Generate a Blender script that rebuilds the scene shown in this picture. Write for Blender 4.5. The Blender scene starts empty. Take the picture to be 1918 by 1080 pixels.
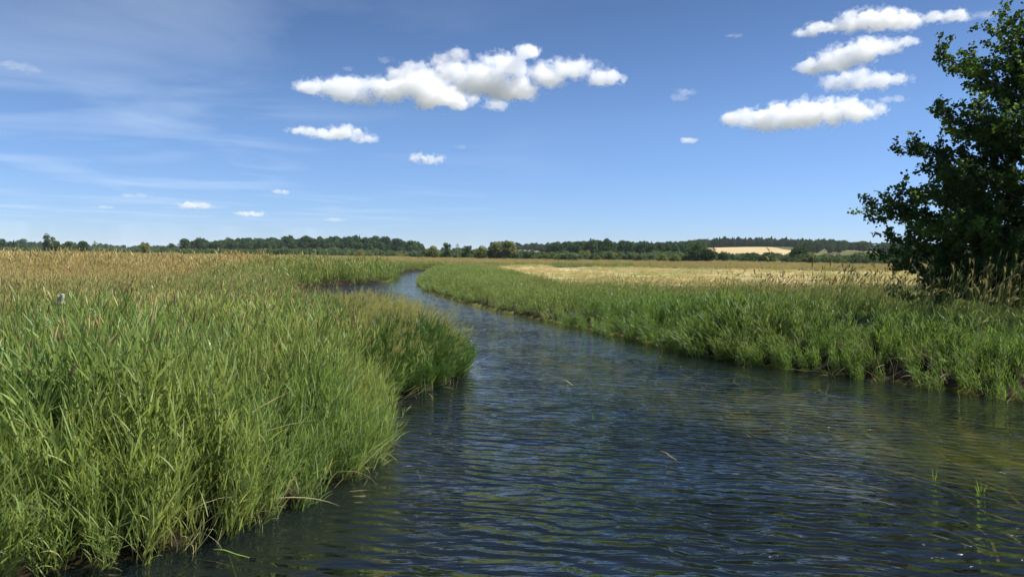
import bpy, math, random
import numpy as np
from mathutils import Matrix, Vector

scene = bpy.context.scene
COL = scene.collection
rng = np.random.default_rng(7)
random.seed(7)

# ------------------------------------------------------------------ camera
F = 1385.0            # focal length in pixels of the 1918 px wide photograph
EYE = 3.0             # eye height above the water
PITCH = math.atan(65 / F)
ROLL = math.radians(0.65)
_f = Vector((0, math.cos(PITCH), -math.sin(PITCH)))
_u0 = Vector((0, math.sin(PITCH), math.cos(PITCH)))
_x = Vector((1, 0, 0))
_r = _x * math.cos(ROLL) + _u0 * math.sin(ROLL)
_u = -_x * math.sin(ROLL) + _u0 * math.cos(ROLL)
cam_data = bpy.data.cameras.new("camera")
cam = bpy.data.objects.new("camera", cam_data)
COL.objects.link(cam)
cam_data.sensor_width = 36.0
cam_data.lens = 36.0 * F / 1918.0
cam_data.clip_start = 0.05
cam_data.clip_end = 80000.0
m = Matrix.Identity(4)
for i in range(3):
    m[i][0], m[i][1], m[i][2] = _r[i], _u[i], -_f[i]
m[2][3] = EYE
cam.matrix_world = m
scene.camera = cam

# ------------------------------------------------------------------ light
SUN_AZ, SUN_EL = math.radians(84), math.radians(56)      # azimuth from +Y towards +X
world = bpy.data.worlds.new("World")
scene.world = world
world.use_nodes = True
wn, wl = world.node_tree.nodes, world.node_tree.links
wn.clear()
w_out = wn.new("ShaderNodeOutputWorld")
w_bg = wn.new("ShaderNodeBackground")
sky = wn.new("ShaderNodeTexSky")
sky.sky_type = 'NISHITA'
sky.sun_disc = False
sky.sun_elevation = SUN_EL
sky.sun_rotation = SUN_AZ
sky.altitude = 20
sky.air_density = 1.0
sky.dust_density = 0.0
sky.ozone_density = 3.0
w_bg.inputs['Strength'].default_value = 0.084
# thin cirrus veils high in the sky
tc = wn.new("ShaderNodeTexCoord")
sep = wn.new("ShaderNodeSeparateXYZ")
wl.new(tc.outputs['Generated'], sep.inputs[0])
mx = wn.new("ShaderNodeMath"); mx.operation = 'MAXIMUM'; mx.inputs[1].default_value = 0.03
wl.new(sep.outputs['Z'], mx.inputs[0])
dx = wn.new("ShaderNodeMath"); dx.operation = 'DIVIDE'
dy = wn.new("ShaderNodeMath"); dy.operation = 'DIVIDE'
wl.new(sep.outputs['X'], dx.inputs[0]); wl.new(mx.outputs[0], dx.inputs[1])
wl.new(sep.outputs['Y'], dy.inputs[0]); wl.new(mx.outputs[0], dy.inputs[1])
cmb = wn.new("ShaderNodeCombineXYZ")
wl.new(dx.outputs[0], cmb.inputs[0]); wl.new(dy.outputs[0], cmb.inputs[1])
mp = wn.new("ShaderNodeMapping")
mp.inputs['Rotation'].default_value = (0, 0, 0.5)
mp.inputs['Scale'].default_value = (0.5, 0.5, 1)
wl.new(cmb.outputs[0], mp.inputs['Vector'])
nz = wn.new("ShaderNodeTexNoise")
nz.inputs['Scale'].default_value = 0.9; nz.inputs['Detail'].default_value = 9
nz.inputs['Roughness'].default_value = 0.52; nz.inputs['Distortion'].default_value = 0.6
wl.new(mp.outputs[0], nz.inputs['Vector'])
cr = wn.new("ShaderNodeValToRGB")
cr.color_ramp.elements[0].position = 0.47; cr.color_ramp.elements[0].color = (0, 0, 0, 1)
cr.color_ramp.elements[1].position = 0.80; cr.color_ramp.elements[1].color = (1, 1, 1, 1)
wl.new(nz.outputs['Fac'], cr.inputs[0])
# veils lie over the western (left) half of the view
mr = wn.new("ShaderNodeMapRange")
mr.inputs['From Min'].default_value = 0.10; mr.inputs['From Max'].default_value = -0.30
mr.inputs['To Min'].default_value = 0.0; mr.inputs['To Max'].default_value = 0.46
wl.new(sep.outputs['X'], mr.inputs['Value'])
mm = wn.new("ShaderNodeMath"); mm.operation = 'MULTIPLY'
wl.new(cr.outputs[0], mm.inputs[0]); wl.new(mr.outputs[0], mm.inputs[1])
mixc = wn.new("ShaderNodeMix"); mixc.data_type = 'RGBA'
mixc.inputs['B'].default_value = (4.6, 5.6, 7.0, 1)
wl.new(mm.outputs[0], mixc.inputs['Factor'])
# clear northern air: the horizon stays pale blue instead of straw coloured
bal = wn.new("ShaderNodeValToRGB")
for k_, (p_, c_) in enumerate([(0.035, (0.43, 0.575, 0.94)), (0.175, (0.485, 0.59, 0.79)), (0.31, (0.385, 0.46, 0.60)), (0.6, (0.54, 0.62, 0.78))]):
    if k_ > 1: bal.color_ramp.elements.new(p_)
    bal.color_ramp.elements[k_].position = p_
    bal.color_ramp.elements[k_].color = (*c_, 1)
wl.new(sep.outputs['Z'], bal.inputs[0])
balm = wn.new("ShaderNodeMix"); balm.data_type = 'RGBA'; balm.blend_type = 'MULTIPLY'; balm.inputs['Factor'].default_value = 1.0
wl.new(sky.outputs[0], balm.inputs['A']); wl.new(bal.outputs[0], balm.inputs['B'])
wl.new(balm.outputs['Result'], mixc.inputs['A'])
wl.new(mixc.outputs['Result'], w_bg.inputs['Color'])
wl.new(w_bg.outputs[0], w_out.inputs['Surface'])

sun_data = bpy.data.lights.new("sun", 'SUN')
sun_data.energy = 5.0
sun_data.angle = math.radians(0.53)
sun_data.color = (1.0, 0.965, 0.905)
sun = bpy.data.objects.new("sun", sun_data)
COL.objects.link(sun)
sdir = Vector((math.sin(SUN_AZ) * math.cos(SUN_EL), math.cos(SUN_AZ) * math.cos(SUN_EL), math.sin(SUN_EL)))
sun.rotation_euler = sdir.to_track_quat('Z', 'Y').to_euler()
sun.location = (60, 80, 120)

scene.view_settings.view_transform = 'Standard'
scene.view_settings.look = 'None'
scene.view_settings.exposure = 0.88
scene.view_settings.gamma = 1.0
scene.view_settings.use_curve_mapping = False
scene.render.engine = 'CYCLES'
cy = scene.cycles
cy.use_denoising = True
cy.max_bounces = 24
cy.diffuse_bounces = 3
cy.glossy_bounces = 3
cy.transmission_bounces = 4
cy.volume_bounces = 16
cy.transparent_max_bounces = 8
cy.sample_clamp_indirect = 6.0
cy.sample_clamp_direct = 12.0


# ------------------------------------------------------------------ helpers
def ray(px, py):
    d = _f * F + _r * (px - 959.0) + _u * (540.0 - py)
    return d


def P(px, py, z=0.0):
    """world point where the sight line of a photograph pixel meets height z"""
    d = ray(px, py)
    t = (z - EYE) / d.z
    return Vector((0, 0, EYE)) + d * t


def PD(px, py, dist):
    """world point on a sight line at ground distance dist (along +Y)"""
    d = ray(px, py)
    return Vector((0, 0, EYE)) + d * (dist / d.y)


def tag(o, label=None, cat=None, group=None, kind=None):
    if label: o['label'] = label
    if cat: o['category'] = cat
    if group: o['group'] = group
    if kind: o['kind'] = kind
    return o


def empty(name, loc, rz=0.0):
    o = bpy.data.objects.new(name, None)
    COL.objects.link(o)
    o.location = loc
    o.rotation_euler = (0, 0, rz)
    o.empty_display_size = 0.3
    return o


def make_mesh(name, verts, quads=None, tris=None, attrs=None, smooth=False, mat=None):
    me = bpy.data.meshes.new(name)
    verts = np.asarray(verts, dtype=np.float32).reshape(-1, 3)
    nq = 0 if quads is None else len(quads)
    nt = 0 if tris is None else len(tris)
    me.vertices.add(len(verts))
    me.vertices.foreach_set('co', verts.ravel())
    idx = []
    if nq: idx.append(np.asarray(quads, dtype=np.int32).ravel())
    if nt: idx.append(np.asarray(tris, dtype=np.int32).ravel())
    idx = np.concatenate(idx)
    me.loops.add(len(idx))
    me.loops.foreach_set('vertex_index', idx)
    me.polygons.add(nq + nt)
    starts = np.concatenate([np.arange(nq) * 4, nq * 4 + np.arange(nt) * 3]).astype(np.int32)
    me.polygons.foreach_set('loop_start', starts)
    if smooth:
        me.polygons.foreach_set('use_smooth', np.ones(nq + nt, dtype=bool))
    if attrs:
        for k, v in attrs.items():
            a = me.attributes.new(k, 'FLOAT', 'POINT')
            a.data.foreach_set('value', np.asarray(v, dtype=np.float32))
    me.update(calc_edges=True)
    if mat: me.materials.append(mat)
    return me


def obj(name, me, parent=None, link=True):
    o = bpy.data.objects.new(name, me)
    if link: COL.objects.link(o)
    if parent: o.parent = parent
    return o


class MB:
    """collects geometry into one mesh (quads + per-vertex values)"""
    def __init__(s):
        s.v, s.q, s.t, s.a, s.b, s.n = [], [], [], [], [], 0

    def add(s, verts, quads=None, tris=None, a=0.0, b=0.0):
        verts = np.asarray(verts, dtype=np.float32).reshape(-1, 3)
        if quads is not None and len(quads): s.q.append(np.asarray(quads, dtype=np.int64) + s.n)
        if tris is not None and len(tris): s.t.append(np.asarray(tris, dtype=np.int64) + s.n)
        s.v.append(verts)
        s.a.append(np.broadcast_to(np.asarray(a, dtype=np.float32), (len(verts),)))
        s.b.append(np.broadcast_to(np.asarray(b, dtype=np.float32), (len(verts),)))
        s.n += len(verts)

    def mesh(s, name, mat=None, smooth=False):
        return make_mesh(name, np.concatenate(s.v), np.concatenate(s.q) if s.q else None,
                         np.concatenate(s.t) if s.t else None,
                         {'va': np.concatenate(s.a), 'vb': np.concatenate(s.b)}, smooth, mat)

    def tube(s, pts, radii, n=6, a=0.0, b=0.0):
        pts = np.asarray(pts, dtype=float); k = len(pts)
        tan = np.gradient(pts, axis=0)
        tan /= np.linalg.norm(tan, axis=1)[:, None] + 1e-9
        ref = np.array([0.31, 0.17, 0.93]) if abs(tan[0][2]) < 0.9 else np.array([1.0, 0.1, 0.0])
        e1 = np.cross(tan, ref); e1 /= np.linalg.norm(e1, axis=1)[:, None] + 1e-9
        e2 = np.cross(tan, e1)
        th = np.arange(n) * 2 * math.pi / n
        ring = (e1[:, None, :] * np.cos(th)[None, :, None] + e2[:, None, :] * np.sin(th)[None, :, None])
        v = pts[:, None, :] + ring * np.asarray(radii)[:, None, None]
        i, j = np.meshgrid(np.arange(k - 1), np.arange(n), indexing='ij')
        q = np.stack([i * n + j, i * n + (j + 1) % n, (i + 1) * n + (j + 1) % n, (i + 1) * n + j], -1).reshape(-1, 4)
        if np.ndim(b): b = np.repeat(b, n)
        s.add(v.reshape(-1, 3), q, a=a, b=b)

    def box(s, lo, hi, a=0.0, b=0.0):
        x0, y0, z0 = lo; x1, y1, z1 = hi
        v = [(x0, y0, z0), (x1, y0, z0), (x1, y1, z0), (x0, y1, z0), (x0, y0, z1), (x1, y0, z1), (x1, y1, z1), (x0, y1, z1)]
        q = [(0, 3, 2, 1), (4, 5, 6, 7), (0, 1, 5, 4), (1, 2, 6, 5), (2, 3, 7, 6), (3, 0, 4, 7)]
        s.add(v, q, a=a, b=b)


def smooth01(t):
    t = np.clip(t, 0, 1)
    return t * t * (3 - 2 * t)


def vnoise2(x, y, cell, seed):
    r = np.random.default_rng(seed)
    lat = r.random((256, 256))
    gx, gy = np.asarray(x) / cell + 1000.3, np.asarray(y) / cell + 1000.7
    ix, iy = np.floor(gx).astype(int), np.floor(gy).astype(int)
    fx, fy = smooth01(gx - ix), smooth01(gy - iy)
    a, b = lat[ix % 256, iy % 256], lat[(ix + 1) % 256, iy % 256]
    c, d = lat[ix % 256, (iy + 1) % 256], lat[(ix + 1) % 256, (iy + 1) % 256]
    return (a * (1 - fx) + b * fx) * (1 - fy) + (c * (1 - fx) + d * fx) * fy


# ------------------------------------------------------------------ materials
def new_mat(name):
    mt = bpy.data.materials.new(name)
    mt.use_nodes = True
    nt = mt.node_tree
    nt.nodes.clear()
    out = nt.nodes.new('ShaderNodeOutputMaterial')
    return mt, nt, out


def N(nt, typ, **kw):
    n = nt.nodes.new(typ)
    for k, v in kw.items():
        if k in n.inputs.keys(): n.inputs[k].default_value = v
        else: setattr(n, k, v)
    return n


def ramp(nt, stops, src=None):
    n = nt.nodes.new('ShaderNodeValToRGB')
    e = n.color_ramp.elements
    while len(e) < len(stops): e.new(0.5)
    for k, (p, c) in enumerate(stops):
        e[k].position = p
        e[k].color = (*c, 1)
    if src: nt.links.new(src, n.inputs[0])
    return n


def leaf_material(name, stops, trans=0.35, gloss=0.10, rough=0.4, tan=None, patch=0.0, patchcol=(0.2, 0.2, 0.05), patchscale=0.35, inst=True, tcol=1.35, hue=0.485):
    """leafy surface: colour from a per-blade value (va), a per-plant value and a straw amount"""
    mt, nt, out = new_mat(name)
    L = nt.links.new
    at = N(nt, 'ShaderNodeAttribute', attribute_name='va')
    src = at.outputs['Fac']
    if inst:
        ai = N(nt, 'ShaderNodeAttribute', attribute_name='tint', attribute_type='INSTANCER')
        ad = N(nt, 'ShaderNodeMath', operation='MULTIPLY_ADD')
        ad.inputs[1].default_value = 0.55
        L(at.outputs['Fac'], ad.inputs[0])
        m2 = N(nt, 'ShaderNodeMath', operation='MULTIPLY'); m2.inputs[1].default_value = 0.45
        L(ai.outputs['Fac'], m2.inputs[0]); L(m2.outputs[0], ad.inputs[2])
        src = ad.outputs[0]
    rp = ramp(nt, stops, src)
    col = rp.outputs[0]
    if tan is not None:
        tr = ramp(nt, tan, src)
        at2 = N(nt, 'ShaderNodeAttribute', attribute_name='tan', attribute_type='INSTANCER')
        atb = N(nt, 'ShaderNodeAttribute', attribute_name='vb')
        # tips go straw coloured first
        ma = N(nt, 'ShaderNodeMath', operation='MULTIPLY_ADD')
        ma.inputs[1].default_value = 0.55
        L(atb.outputs['Fac'], ma.inputs[0]); 
        sc = N(nt, 'ShaderNodeMapRange'); sc.inputs['From Min'].default_value = 0; sc.inputs['From Max'].default_value = 1
        sc.inputs['To Min'].default_value = -0.5; sc.inputs['To Max'].default_value = 1.0
        L(at2.outputs['Fac'], sc.inputs['Value']); L(sc.outputs[0], ma.inputs[2])
        ma.use_clamp = True
        mx_ = N(nt, 'ShaderNodeMix', data_type='RGBA')
        L(ma.outputs[0], mx_.inputs['Factor']); L(col, mx_.inputs['A']); L(tr.outputs[0], mx_.inputs['B'])
        col = mx_.outputs['Result']
    if patch > 0:
        ge = N(nt, 'ShaderNodeNewGeometry')
        no = N(nt, 'ShaderNodeTexNoise', Scale=patchscale, Detail=3.0)
        L(ge.outputs['Position'], no.inputs['Vector'])
        rr = N(nt, 'ShaderNodeMapRange'); rr.inputs['From Min'].default_value = 0.42; rr.inputs['From Max'].default_value = 0.66
        rr.inputs['To Min'].default_value = 0; rr.inputs['To Max'].default_value = patch
        L(no.outputs['Fac'], rr.inputs['Value'])
        mx2 = N(nt, 'ShaderNodeMix', data_type='RGBA')
        mx2.inputs['B'].default_value = (*patchcol, 1)
        L(rr.outputs[0], mx2.inputs['Factor']); L(col, mx2.inputs['A'])
        col = mx2.outputs['Result']
    df = N(nt, 'ShaderNodeBsdfDiffuse'); L(col, df.inputs['Color'])
    tl = N(nt, 'ShaderNodeBsdfTranslucent')
    hs = N(nt, 'ShaderNodeHueSaturation', Hue=hue, Saturation=1.1, Value=tcol)
    L(col, hs.inputs['Color']); L(hs.outputs[0], tl.inputs['Color'])
    m1 = N(nt, 'ShaderNodeMixShader', Fac=trans); L(df.outputs[0], m1.inputs[1]); L(tl.outputs[0], m1.inputs[2])
    gl = N(nt, 'ShaderNodeBsdfGlossy', Roughness=rough + 0.15); gl.inputs['Color'].default_value = (0.85, 0.9, 0.95, 1)
    fr = N(nt, 'ShaderNodeFresnel', IOR=1.45)
    mf = N(nt, 'ShaderNodeMath', operation='MULTIPLY'); mf.inputs[1].default_value = gloss * 0.8
    mf.use_clamp = True
    L(fr.outputs[0], mf.inputs[0])
    m3 = N(nt, 'ShaderNodeMixShader'); L(mf.outputs[0], m3.inputs[0]); L(m1.outputs[0], m3.inputs[1]); L(gl.outputs[0], m3.inputs[2])
    L(m3.outputs[0], out.inputs['Surface'])
    return mt


def solid_mat(name, col, rough=0.8, noise=None, nscale=5.0, bump=0.0):
    mt, nt, out = new_mat(name)
    L = nt.links.new
    b = N(nt, 'ShaderNodeBsdfPrincipled', Roughness=rough)
    b.inputs['Base Color'].default_value = (*col, 1)
    if noise:
        tcx = N(nt, 'ShaderNodeNewGeometry')
        no = N(nt, 'ShaderNodeTexNoise', Scale=nscale, Detail=6.0)
        L(tcx.outputs['Position'], no.inputs['Vector'])
        rp = ramp(nt, [(0.35, col), (0.65, noise)], no.outputs['Fac'])
        L(rp.outputs[0], b.inputs['Base Color'])
        if bump:
            bp = N(nt, 'ShaderNodeBump', Strength=bump, Distance=0.05)
            L(no.outputs['Fac'], bp.inputs['Height']); L(bp.outputs[0], b.inputs['Normal'])
    L(b.outputs[0], out.inputs['Surface'])
    return mt


GREEN = [(0.0, (0.0672, 0.1176, 0.0314)), (0.35, (0.14, 0.2184, 0.056)), (0.7, (0.2296, 0.3136, 0.0806)), (1.0, (0.3808, 0.4256, 0.1456))]
GREEN_COOL = [(0.0, (0.045, 0.095, 0.024)), (0.4, (0.098, 0.175, 0.040)), (0.8, (0.17, 0.25, 0.06)), (1.0, (0.29, 0.34, 0.11))]
STRAW = [(0.0, (0.25, 0.225, 0.07)), (0.5, (0.45, 0.355, 0.14)), (1.0, (0.62, 0.485, 0.235))]
M_LEAF = leaf_material("reed_leaf", GREEN, trans=0.42, gloss=0.07, rough=0.4, tan=STRAW, patch=0.55, patchcol=(0.29, 0.31, 0.085), patchscale=0.5)
M_LEAF_COOL = leaf_material("bank_reed_leaf", GREEN_COOL, trans=0.42, gloss=0.06, rough=0.4, tan=STRAW, patch=0.3, patchcol=(0.12, 0.18, 0.03), patchscale=0.6)
M_HEAD_TAN = leaf_material("seed_head_straw", [(0, (0.31, 0.25, 0.09)), (0.5, (0.45, 0.37, 0.15)), (1, (0.61, 0.51, 0.25))], trans=0.35, gloss=0.02, tcol=1.15, hue=0.505)
M_HEAD_DARK = leaf_material("seed_head_purple", [(0, (0.12, 0.080, 0.045)), (0.5, (0.22, 0.155, 0.08)), (1, (0.40, 0.30, 0.15))], trans=0.25, gloss=0.02, tcol=1.1, hue=0.505)
M_HEAD_YEL = leaf_material("seed_head_yellow", [(0, (0.30, 0.29, 0.08)), (0.5, (0.44, 0.41, 0.13)), (1, (0.60, 0.53, 0.24))], trans=0.4, gloss=0.02, tcol=1.2, hue=0.505)
M_DRY = leaf_material("dry_leaf", [(0, (0.17, 0.17, 0.06)), (0.5, (0.30, 0.26, 0.12)), (1, (0.50, 0.43, 0.26))], trans=0.3, gloss=0.02, hue=0.51)
M_LEAF_SHADE = leaf_material("sweet_grass_leaf_shade", [(0, (0.020, 0.052, 0.012)), (0.4, (0.045, 0.095, 0.018)), (0.8, (0.095, 0.165, 0.030)), (1, (0.21, 0.28, 0.07))], trans=0.32, gloss=0.07, rough=0.4, tan=STRAW)  # sweet grass green, deepened so the colour carries the clump's shaded near side
M_TREELEAF = leaf_material("alder_leaf", [(0, (0.022, 0.046, 0.010)), (0.5, (0.042, 0.084, 0.015)), (1, (0.105, 0.17, 0.028))], trans=0.28, gloss=0.05, rough=0.42, inst=False, tcol=1.9)
M_WOOD = leaf_material("distant_leaf", [(0, (0.0348, 0.0661, 0.0278)), (0.5, (0.0626, 0.1148, 0.0418)), (1, (0.1148, 0.174, 0.0557))], trans=0.15, gloss=0.0, inst=True, patch=0.5, patchcol=(0.045, 0.062, 0.02), patchscale=0.02)
M_CONIFER = leaf_material("conifer_needle", [(0, (0.0216, 0.0468, 0.0252)), (0.6, (0.0396, 0.0792, 0.0396)), (1, (0.072, 0.1188, 0.054))], trans=0.08, gloss=0.0, inst=True)
M_WILLOW = leaf_material("willow_leaf", [(0, (0.0562, 0.09, 0.0425)), (0.5, (0.0975, 0.1475, 0.0625)), (1, (0.1562, 0.2063, 0.09))], trans=0.2, gloss=0.0, inst=True)
M_YWILLOW = leaf_material("yellow_leaf", [(0, (0.091, 0.1235, 0.039)), (0.5, (0.1625, 0.195, 0.0585)), (1, (0.273, 0.273, 0.0975))], trans=0.2, gloss=0.0, inst=True)
M_DARKTREE = leaf_material("dark_leaf", [(0, (0.0246, 0.0491, 0.0175)), (0.5, (0.0491, 0.0878, 0.0281)), (1, (0.0966, 0.1492, 0.0439))], trans=0.12, gloss=0.0, inst=True)
M_BARK = solid_mat("bark", (0.06, 0.05, 0.04), 0.9, noise=(0.12, 0.10, 0.08), nscale=12, bump=0.5)
M_PALEBARK = solid_mat("pale_bark", (0.22, 0.20, 0.17), 0.9, noise=(0.34, 0.31, 0.27), nscale=8)

# ------------------------------------------------------------------ river outline (photograph pixels -> water plane)
left_px = [(20, 1079), (140, 1066), (270, 1040), (390, 1008), (470, 975), (555, 945), (600, 915), (668, 888), (700, 845), (692, 805),
           (676, 772), (722, 745), (812, 728), (856, 708), (852, 682), (838, 660), (815, 640), (780, 627), (700, 617), (640, 613), (590, 600), (555, 575), (540, 552), (548, 541),
           (600, 534), (680, 531), (728, 526), (742, 518), (755, 511), (778, 507.5)]
right_px = [(838, 506.5), (806, 512), (786, 523), (782, 533), (795, 545), (850, 560), (900, 574), (960, 588), (1010, 598), (1100, 615), (1180, 634), (1255, 651),
            (1330, 668), (1410, 681), (1520, 695), (1620, 708), (1720, 722), (1820, 738), (1918, 752)]
Lp = [P(x, y)[:2] for x, y in left_px]
Rp = [P(x, y)[:2] for x, y in right_px]
far_turn = [(6, 150), (22, 168), (24, 160), (10, 142)]
river = [(-9.5, -14), (-8.0, 0), (-6.2, 4.5)] + [tuple(p) for p in Lp] + far_turn + [tuple(p) for p in Rp] + [(13, 11), (14.5, 4), (15, -14)]
RIV = np.array(river)


def poly_sdf(x, y, poly):
    """signed distance, negative inside the polygon"""
    x = np.asarray(x, dtype=float); y = np.asarray(y, dtype=float)
    best = np.full(x.shape, 1e18)
    inside = np.zeros(x.shape, bool)
    n = len(poly)
    for i in range(n):
        ax, ay = poly[i]; bx, by = poly[(i + 1) % n]
        ex, ey = bx - ax, by - ay
        wx, wy = x - ax, y - ay
        t = np.clip((wx * ex + wy * ey) / (ex * ex + ey * ey + 1e-12), 0, 1)
        dd = (wx - ex * t) ** 2 + (wy - ey * t) ** 2
        best = np.minimum(best, dd)
        c = ((ay <= y) & (by > y)) | ((by <= y) & (ay > y))
        xi = ax + (y - ay) / (by - ay if by != ay else 1e-12) * ex
        inside ^= c & (x < xi)
    d = np.sqrt(best)
    return np.where(inside, -d, d)


def river_sdf(x, y):
    return poly_sdf(x, y, river)


# mown field outline on the right bank
mown = [tuple(P(x, y, 0.5)[:2]) for x, y in [(915, 503), (940, 498), (1000, 497), (1060, 499), (1150, 501.5), (1300, 503.5), (1500, 507), (1750, 510.5), (2100, 516),
                                             (2100, 560), (1500, 549), (1250, 550), (1120, 548), (1040, 538), (980, 524), (930, 511)]]


# hills: ridge height and distance as a function of bearing (given as photograph column)
HP = np.array([-900, -200, 0, 60, 200, 300, 360, 450, 600, 700, 790, 850, 930, 990, 1020, 1100, 1140, 1200, 1300, 1400, 1500, 1600, 1700, 2000, 2800])
HT = np.array([0, 1, 3, 1, 0.5, 0.5, 2, 3, 3.5, 5, 1, 1, 9, 7, 6, 9, 6, 7, 13, 14.5, 14.5, 12, 11, 11, 10.0])
HD = np.array([1500, 1400, 1300, 1500, 1700, 1500, 1000, 900, 850, 800, 1300, 1400, 1100, 1100, 1000, 1000, 1000, 950, 950, 950, 950, 950, 950, 950, 950.0])


def ground_z(x, y):
    x = np.asarray(x, dtype=float); y = np.asarray(y, dtype=float)
    yy = np.maximum(y, 1.0)
    col = np.clip(959 + F * x / yy, -900, 2800)
    dist = np.maximum(y, 0)
    ht = np.interp(col, HP, HT); hd = np.interp(col, HP, HD)
    z = 0.45 + ht * smooth01((dist - hd * 0.52) / (hd * 0.48)) + (vnoise2(x, y, 120, 3) - 0.5) * 1.5 * smooth01((dist - 500) / 500)
    z = z + (vnoise2(x, y, 2.3, 5) - 0.5) * 0.10
    z = z + 0.2 * smooth01((x - 2) / 4) * (1 - smooth01((dist - 22) / 12))
    return z


def full_z(x, y):
    z = ground_z(x, y)
    sd = np.full(np.shape(x), 50.0)
    near = (np.abs(x) < 60) & (np.asarray(y) < 200)
    sd[near] = river_sdf(np.asarray(x)[near], np.asarray(y)[near])
    depth = 0.45 + 0.6 * smooth01(-sd / 3.0)
    t = smooth01((sd + 0.5) / 0.5)
    rise = 0.06 + 0.94 * smooth01((sd + 0.1) / 1.7)
    return z * rise * t + (-depth) * (1 - t), sd


def axis(fine0, fine1, step, far0, far1, grow=1.12):
    a = list(np.arange(fine0, fine1 + 1e-6, step))
    s, p = step, fine1
    while p < far1:
        s *= grow; p += s; a.append(p)
    s, p = step, fine0
    pre = []
    while p > far0:
        s *= grow; p -= s; pre.append(p)
    return np.array(pre[::-1] + a)


gx = axis(-17, 17, 0.3, -6000, 6000, 1.07)
gy = axis(-6, 62, 0.35, -3000, 7000, 1.04)
X, Y = np.meshgrid(gx, gy, indexing='ij')
Z, SD = full_z(X.ravel(), Y.ravel())
nx, ny = len(gx), len(gy)
V = np.stack([X.ravel(), Y.ravel(), Z], 1)
ii, jj = np.meshgrid(np.arange(nx - 1), np.arange(ny - 1), indexing='ij')
Q = np.stack([ii * ny + jj, (ii + 1) * ny + jj, (ii + 1) * ny + jj + 1, ii * ny + jj + 1], -1).reshape(-1, 4)

mt, nt, out = new_mat("meadow_ground")
L = nt.links.new
ge = N(nt, 'ShaderNodeNewGeometry')
n1 = N(nt, 'ShaderNodeTexNoise', Scale=0.02, Detail=5.0); L(ge.outputs['Position'], n1.inputs['Vector'])
n2 = N(nt, 'ShaderNodeTexNoise', Scale=3.0, Detail=6.0); L(ge.outputs['Position'], n2.inputs['Vector'])
r1 = ramp(nt, [(0.35, (0.07, 0.085, 0.028)), (0.5, (0.12, 0.12, 0.04)), (0.68, (0.21, 0.165, 0.07))], n1.outputs['Fac'])
r2 = ramp(nt, [(0.3, (0.45, 0.42, 0.38)), (0.7, (1.0, 1.0, 1.0))], n2.outputs['Fac'])
wet = N(nt, 'ShaderNodeAttribute', attribute_name='wet')
mwt = N(nt, 'ShaderNodeMix', data_type='RGBA'); mwt.inputs['B'].default_value = (0.028, 0.022, 0.013, 1)
L(wet.outputs['Fac'], mwt.inputs['Factor']); L(r1.outputs[0], mwt.inputs['A'])
mxx = N(nt, 'ShaderNodeMix', data_type='RGBA', blend_type='MULTIPLY'); mxx.inputs['Factor'].default_value = 1
L(mwt.outputs['Result'], mxx.inputs['A']); L(r2.outputs[0], mxx.inputs['B'])
bs = N(nt, 'ShaderNodeBsdfPrincipled', Roughness=0.95); bs.inputs['Specular IOR Level'].default_value = 0.1
L(mxx.outputs['Result'], bs.inputs['Base Color']); L(bs.outputs[0], out.inputs['Surface'])
M_GROUND = mt
inriv = (SD[Q] < -0.45).all(1)
tag(obj("ground", make_mesh("ground", V, Q[~inriv], smooth=True, attrs={"wet": 1 - smooth01((SD - 0.8) / 2.0)}, mat=M_GROUND)), kind='structure')

# river bed: mud and olive water weed in long streaks along the current
mt, nt, out = new_mat("river_bed")
L = nt.links.new
ge = N(nt, 'ShaderNodeNewGeometry')
mpn = N(nt, 'ShaderNodeMapping'); mpn.inputs['Rotation'].default_value = (0, 0, math.radians(-22)); mpn.inputs['Scale'].default_value = (1.0, 0.22, 1)
L(ge.outputs['Position'], mpn.inputs['Vector'])
n1 = N(nt, 'ShaderNodeTexNoise', Scale=2.2, Detail=8.0, Roughness=0.6, Distortion=0.6); L(mpn.outputs[0], n1.inputs['Vector'])
n2 = N(nt, 'ShaderNodeTexNoise', Scale=0.32, Detail=3.0); L(ge.outputs['Position'], n2.inputs['Vector'])
at = N(nt, 'ShaderNodeAttribute', attribute_name='weed')
r1 = ramp(nt, [(0.3, (0.03, 0.036, 0.008)), (0.5, (0.12, 0.125, 0.022)), (0.7, (0.27, 0.24, 0.05))], n1.outputs['Fac'])
r2 = ramp(nt, [(0.35, (0.008, 0.008, 0.006)), (0.7, (0.022, 0.019, 0.010))], n1.outputs['Fac'])
mx1 = N(nt, 'ShaderNodeMix', data_type='RGBA')
ad = N(nt, 'ShaderNodeMath', operation='ADD', use_clamp=True)
rr = N(nt, 'ShaderNodeMapRange'); rr.inputs['From Min'].default_value = 0.35; rr.inputs['From Max'].default_value = 0.65
rr.inputs['To Min'].default_value = -0.3; rr.inputs['To Max'].default_value = 0.0
L(n2.outputs['Fac'], rr.inputs['Value']); L(rr.outputs[0], ad.inputs[0]); L(at.outputs['Fac'], ad.inputs[1])
L(ad.outputs[0], mx1.inputs['Factor']); L(r2.outputs[0], mx1.inputs['A']); L(r1.outputs[0], mx1.inputs['B'])
bs = N(nt, 'ShaderNodeBsdfDiffuse'); L(mx1.outputs['Result'], bs.inputs['Color']); L(bs.outputs[0], out.inputs['Surface'])
RB = Q[(SD[Q] < 0.3).all(1)]
used, inv = np.unique(RB, return_inverse=True)
vb = V[used].copy(); vb[:, 2] += 0.006
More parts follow.
